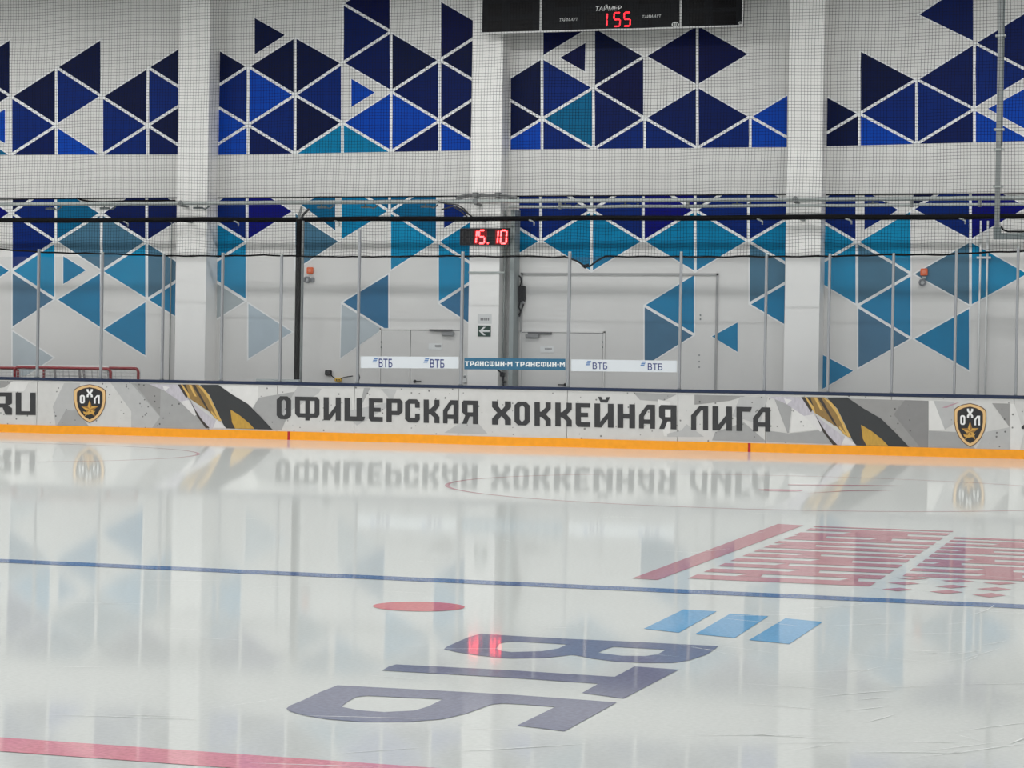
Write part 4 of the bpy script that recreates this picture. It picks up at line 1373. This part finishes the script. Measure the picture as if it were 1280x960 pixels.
# ================================================================== digital clock
YC = YP - .08
cx0, cx1 = xat(574.6, 296, YC), xat(636.6, 296, YC)
cz0, cz1 = (zat(574.6, 306.6, YC) + zat(636.6, 306.6, YC)) / 2, (zat(574.6, 285.2, YC) + zat(636.6, 285.2, YC)) / 2
e = empty('digital_clock', ((cx0 + cx1) / 2, YC, cz0), 'black digital wall clock glowing red 15.10 on the middle pillar', 'clock')
MB().box(cx0, cx1, YC, YP - .001, cz0, cz1, bev=.012).build('case', mat('clock_case', (18, 16, 20), 0.3), e)
RF = glow('red_filter', (120, 6, 12), 0.45)
for a, b in ((592, 608.5), (619, 635.6)):
    f = Flat(Y=YC)
    f.poly([(a, 287), (b, 287), (b, 305.4), (a, 305.4)], 0, (), .002)
    f.build('red_filter', RF, e)
UNL = mat('unlit_seg', (44, 40, 44), 0.4)
for a, b in ((578.5, 584), (586.5, 590)):
    f = Flat(Y=YC)
    seg_digit(f, '8', a, b, 288.5, 304, 0, .003, 1.4)
    f.build('unlit_digit', UNL, e)
CRED = glow('clock_red', (255, 60, 62), 12.0)
for ch, a, b, le in (('1', 589, 594.8, .08), ('5', 598.4, 605.4, .04), ('1', 616, 621.6, .08), ('0', 625.4, 632.6, .06)):
    f = Flat(Y=YC)
    seg_digit(f, ch, a, b, 288.1, 304.2, 0, .004, 1.9, 0, le)
    f.build('lit_digit', CRED, e)['label'] = 'glowing red digit ' + ch
f = Flat(Y=YC)
f.poly([(608.8, 303), (610.8, 303), (610.8, 305), (608.8, 305)], 0, (), .004)
f.build('lit_point', CRED, e)

# ================================================================== signs and small wall things
def plate(name, x0, y0, x1, y1, Y, m, label, cat, th=.012):
    xa_, xb_ = xat(x0, (y0 + y1) / 2, Y), xat(x1, (y0 + y1) / 2, Y)
    o = MB().box(xa_, xb_, Y - th, Y - .0005, zat((x0 + x1) / 2, y1, Y), zat((x0 + x1) / 2, y0, Y)).build(name, m)
    return tag(o, label, cat)


s = plate('exit_sign', 597.4, 407, 613.6, 420.6, YP, GREEN, 'dark green sign with a white arrow pointing left on the middle pillar', 'sign')
f = Flat(Y=YP - .014)
f.poly([(598.6, 413.8), (604.4, 408.6), (607.2, 408.6), (603, 412.6), (612.2, 412.6), (612.2, 415), (603, 415), (607.2, 419.2), (604.4, 419.2)])
f.build('arrow', WHITEP, s)
s = plate('paper_notice', 597.2, 392.4, 614.6, 404.6, YP, mat('notice_paper', (216, 217, 217), 0.6), 'small white paper notice above the green arrow sign', 'notice', .004)
f = Flat(Y=YP - .006)
for k in range(5):
    a = 600.5 + k * 2.3
    f.poly([(a, 397.4), (a + 1.7, 397.4), (a + 1.5, 400.6), (a + .1, 400.6)])
f.build('printed_word', mat('grey_print2', (128, 128, 130), 0.6), s)


def alarm(px, py, lab):
    p = onY(px, py, YW)
    e = empty('alarm_box', (p.x, YW, p.z), lab, 'alarm', 'orange alarm boxes')
    MB().box(p.x - .075, p.x + .075, YW - .07, YW - .001, p.z - .075, p.z + .075, bev=.018).build('case', ORANGE, e)
    MB().disc((p.x, 0, p.z), .04, YW - .078, YW - .07, 14).build('sounder_face', mat('orange_light', (226, 128, 96), 0.4), e)


alarm(388.3, 338.3, 'orange alarm box on the white wall right of the black upright')
alarm(1155.4, 340.2, 'orange alarm box at the tip of the slate triangles, right of the third pillar')


def siren(px, py, lab, extra):
    p = onY(px, py, YW)
    e = empty('round_lamp', (p.x, YW, p.z), lab, 'lamp')
    MB().disc((p.x, 0, p.z), .075, YW - .09, YW - .001, 18, 0, .045).build('ring', mat('ring_grey', (126, 128, 132), 0.35, 0.4), e)
    MB().disc((p.x, 0, p.z), .044, YW - .05, YW - .001, 16).build('lens', mat('lens_white', (214, 216, 218), 0.2), e)
    if extra == 'side':
        MB().box(p.x + .08, p.x + .17, YW - .06, YW - .001, p.z - .055, p.z + .055, bev=.02).build('bracket', mat('ring_grey', (126, 128, 132)), e)
    else:
        MB().box(p.x - .01, p.x + .06, YW - .05, YW - .001, p.z + .078, p.z + .125).build('bracket', LGREY, e)


siren(384.8, 349.8, 'round grey wall lamp under the orange box by the black upright', 'side')
siren(1153.4, 353.2, 'round grey wall lamp under the orange box near the slate triangles', 'up')

# junction box with cable loops right of the clock pillar
Yj = YW - .10
p = onY(651.6, 367, Yj)
e = empty('junction_box', (p.x, YW, p.z), 'black box with looping cables mounted beside the steel column', 'junction box')
MB().box(p.x - .07, p.x + .075, Yj, YW - .001, p.z - .17, p.z + .17, bev=.015).build('case', BLK2, e)
for nm, pts in (('cable', [(650, 358), (651.6, 352), (650.8, 346.5), (648.6, 344.6)]), ('cable', [(650, 376), (648.8, 384), (651, 390), (649, 396)]), ('cable', [(653.5, 376), (654.2, 381), (651.6, 388), (648.6, 394)])):
    MB().tube([onY(a, b, Yj + .03) for a, b in pts], .016, 6).build('cable', BLACK, e, True)
f = MB()
f.tube([onY(654, 376, Yj + .03), onY(654.6, 380, Yj + .03)], .026, 8).build('plug', mat('plug_grey', (150, 150, 152)), e, True)

# socket, yellow plug and lead low on the wall
p = onY(411.4, 466, YW)
e = empty('wall_socket', (p.x, YW, p.z), 'black wall socket low on the wall left of the two-leaf door', 'socket')
MB().box(p.x - .075, p.x + .075, YW - .09, YW - .001, p.z - .06, p.z + .06, bev=.02).build('case', BLK2, e)
MB().disc((p.x + .01, 0, p.z), .045, YW - .1, YW - .089, 14).build('socket_lid', mat('lid_dark', (60, 60, 62), .4), e)
e = empty('extension_lead', (xat(422, 475, YW - .06), YW - .06, zat(422, 475, YW - .06)), 'yellow plug with thin black lead below the black wall socket', 'lead')
q = onY(422.6, 475, YW - .06)
MB().box(q.x - .075, q.x + .075, YW - .1, YW - .001, q.z - .035, q.z + .04, bev=.02).build('plug', YELP, e)
f = Flat(Y=YW - .101)
f.poly([(420, 474), (421.4, 474), (421.4, 476), (420, 476)]); f.poly([(423.4, 473.8), (424.6, 473.8), (424.6, 475.8), (423.4, 475.8)])
f.build('plug_hole', BLK2, e)
MB().tube([onY(a, b, YW - .06) for a, b in ((413.5, 468.6), (416.5, 471.5), (420, 473.6))], .012, 6).build('lead', BLK2, e, True)
MB().tube([onY(a, b, YW - .06) for a, b in ((425, 473.8), (429, 472), (434, 471), (441, 470))], .012, 6).build('lead', BLK2, e, True)
# dark latch on the tall post
p = onY(446.8, 466, YG + .08)
m = MB()
m.box(p.x - .02, p.x + .03, YG + .05, YG + .1, p.z - .12, p.z + .09, bev=.01)
m.tube([p + Vector((-.01, 0, -.12)), p + Vector((-.02, 0, -.18)), p + Vector((0, 0, -.22))], .016, 6)
m.tube([p + Vector((.02, 0, .02)), p + Vector((.05, 0, -.1)), p + Vector((.02, 0, -.2))], .012, 6)
tag(m.build('gate_latch', BLK2), 'dark latch hanging on the tall glass post by the ВТБ strip', 'latch')

# small black camera on a short stand behind the glass, below the blue strip
Yt = 45.7
p = onY(629, 482, Yt)
e = empty('camera_stand', (p.x, Yt, ZA), 'small black device on a thin stand behind the glass under the blue strip', 'stand')
zt = zat(628, 471, Yt)
MB().tube([(p.x, Yt, ZA), (p.x, Yt, zt)], .022, 8).build('stand_pole', BLK2, e, True)
for a in (0.3, 2.4, 4.5):
    MB().tube([(p.x, Yt, ZA + .3), (p.x + .3 * math.cos(a), Yt + .3 * math.sin(a), ZA + .012)], .012, 6).build('leg', BLK2, e)
zh = zat(627, 467.5, Yt)
m = MB().box(p.x - .07, p.x + .03, Yt - .05, Yt + .05, zh - .06, zh + .04, bev=.015)
m.build('device_body', BLK2, e)
MB().tube([(p.x - .05, Yt, zh + .03), (p.x - .13, Yt - .02, zh + .09)], .016, 6).build('arm', BLK2, e, True)
MB().tube([(p.x, Yt, zt - .12), (p.x + .07, Yt - .02, zt - .1)], .022, 6).build('knob', BLK2, e, True)
p = onY(581.8, 473, YW)
o = MB().box(p.x - .04, p.x + .05, YW - .05, YW - .001, p.z - .1, p.z + .08, bev=.015)
e = empty('wall_switch', (p.x, YW, p.z), 'small white switch box right of the two-leaf door', 'switch')
o.build('case', WHITEP, e)
MB().disc((p.x, 0, p.z + .035), .03, YW - .06, YW - .049, 12).build('button', mat('button_grey', (150, 152, 154)), e)

# ================================================================== goals stored behind the boards
def goal(px0, px1, py, Y, label, depth=.7):
    xa_, xb_ = xat(px0, py, Y), xat(px1, py, Y)
    zt_ = zat((px0 + px1) / 2, py, Y)
    e = empty('hockey_goal', ((xa_ + xb_) / 2, Y, ZA), label, 'goal', 'hockey goals behind the boards')
    r_ = .032
    c = .09
    pts = [(xa_, Y, ZA)]
    pts.append((xa_, Y, zt_ - c))
    for k in range(1, 6):
        a = math.pi / 2 * k / 5
        pts.append((xa_ + c - c * math.cos(a), Y, zt_ - c + c * math.sin(a)))
    for k in range(0, 6):
        a = math.pi / 2 * k / 5
        pts.append((xb_ - c + c * math.sin(a), Y, zt_ - c + c * math.cos(a)))
    pts.append((xb_, Y, ZA))
    MB().tube(pts, r_, 10).build('front_frame', REDP, e, True)
    xm = (xa_ + xb_) / 2
    hb = [(xa_, Y + .03, ZA + .03)] + [(xm - (xb_ - xa_) / 2 * math.cos(math.pi * k / 10), Y + depth * math.sin(math.pi * k / 10) ** .6, ZA + .03) for k in range(1, 10)] + [(xb_, Y + .03, ZA + .03)]
    MB().tube(hb, .025, 8).build('base_frame', mat('goal_white', (214, 212, 210), .4), e, True)
    tb = [(xa_ + .05, Y + .03, zt_ - .02)] + [(xm - (xb_ - xa_ - .1) / 2 * math.cos(math.pi * k / 10), Y + depth * .55 * math.sin(math.pi * k / 10) ** .6, zt_ - .02) for k in range(1, 10)] + [(xb_ - .05, Y + .03, zt_ - .02)]
    MB().tube(tb, .024, 8).build('top_frame', mat('goal_white', (214, 212, 210), .4), e, True)
    for fx in (.36, .62):
        x = xa_ + (xb_ - xa_) * fx
        MB().tube([(x, Y + depth * .54, zt_ - .02), (x + .05, Y + depth * .95, ZA + .03)], .026, 8).build('support', mat('goal_grey', (132, 128, 128), .4), e, True)
    # white padding over the crossbar
    MB().tube([(xa_ + .06, Y + .02, zt_ + .028), (xb_ - .06, Y + .02, zt_ + .028)], .024, 8).build('crossbar_lacing', mat('goal_white', (214, 212, 210), .4), e, True)
    nm = MB()
    N = 24
    def bk(t, z):
        a = math.pi * t
        k_ = (zt_ - z) / (zt_ - ZA)
        return Vector((xm - (xb_ - xa_) / 2 * math.cos(a), Y + .04 + depth * (.55 + .42 * k_) * math.sin(a) ** .6, z))
    for i in range(1, N):
        nm.tube([bk(i / N, zt_ - .02 - (zt_ - ZA - .05) * j / 6) for j in range(7)], .005, 3, 0, False)
    for j in range(1, 14):
        z = zt_ - .02 - (zt_ - ZA - .05) * j / 14
        nm.tube([bk(i / N, z) for i in range(0, N + 1)], .005, 3, 0, False)
    for i in range(2, N - 1):
        p = bk(i / N, zt_ - .02)
        nm.tube([(p.x, Y, zt_), p], .005, 3, 0, False)
    nm.build('netting', WNET, e)
    return e


goal(18.5, 138.3, 460, 45.32, 'front red hockey goal standing above the left shield', .45)
goal(55, 173, 459.6, 45.95, 'red hockey goal standing behind the front one, reaching further right', .5)
goal(-95, 22.6, 459.2, 45.95, 'red hockey goal mostly cut off by the left picture edge', .5)

# ================================================================== light
SC.render.engine = 'CYCLES'
w = bpy.data.worlds.new('hall_light')
SC.world = w
w.use_nodes = True
bg = w.node_tree.nodes['Background']
bg.inputs['Color'].default_value = (0.92, 0.97, 1.0, 1)
bg.inputs['Strength'].default_value = 0.58


def lamp(x, y, z, sx_, sy_, power, col=(1, .995, .98)):
    l = bpy.data.lights.new('ceiling_lamp', 'AREA')
    l.shape = 'RECTANGLE'
    l.size = sx_
    l.size_y = sy_
    l.energy = power
    l.color = col
    o = bpy.data.objects.new('ceiling_lamp', l)
    o.location = (x, y, z)
    COL.objects.link(o)
    return o


for y in (4, 14, 24, 34):
    for x in (-27, -15, -3):
        lamp(x, y, 10.0, 7.0, 0.5, 450)
for x in (-27, -15, -3):
    lamp(x, 42.0, 9.9, 8.0, 0.5, 380)

vs = SC.view_settings
vs.view_transform = 'Standard'
vs.look = 'None'
vs.exposure = 0.0
vs.gamma = 1.0
vs.use_curve_mapping = False
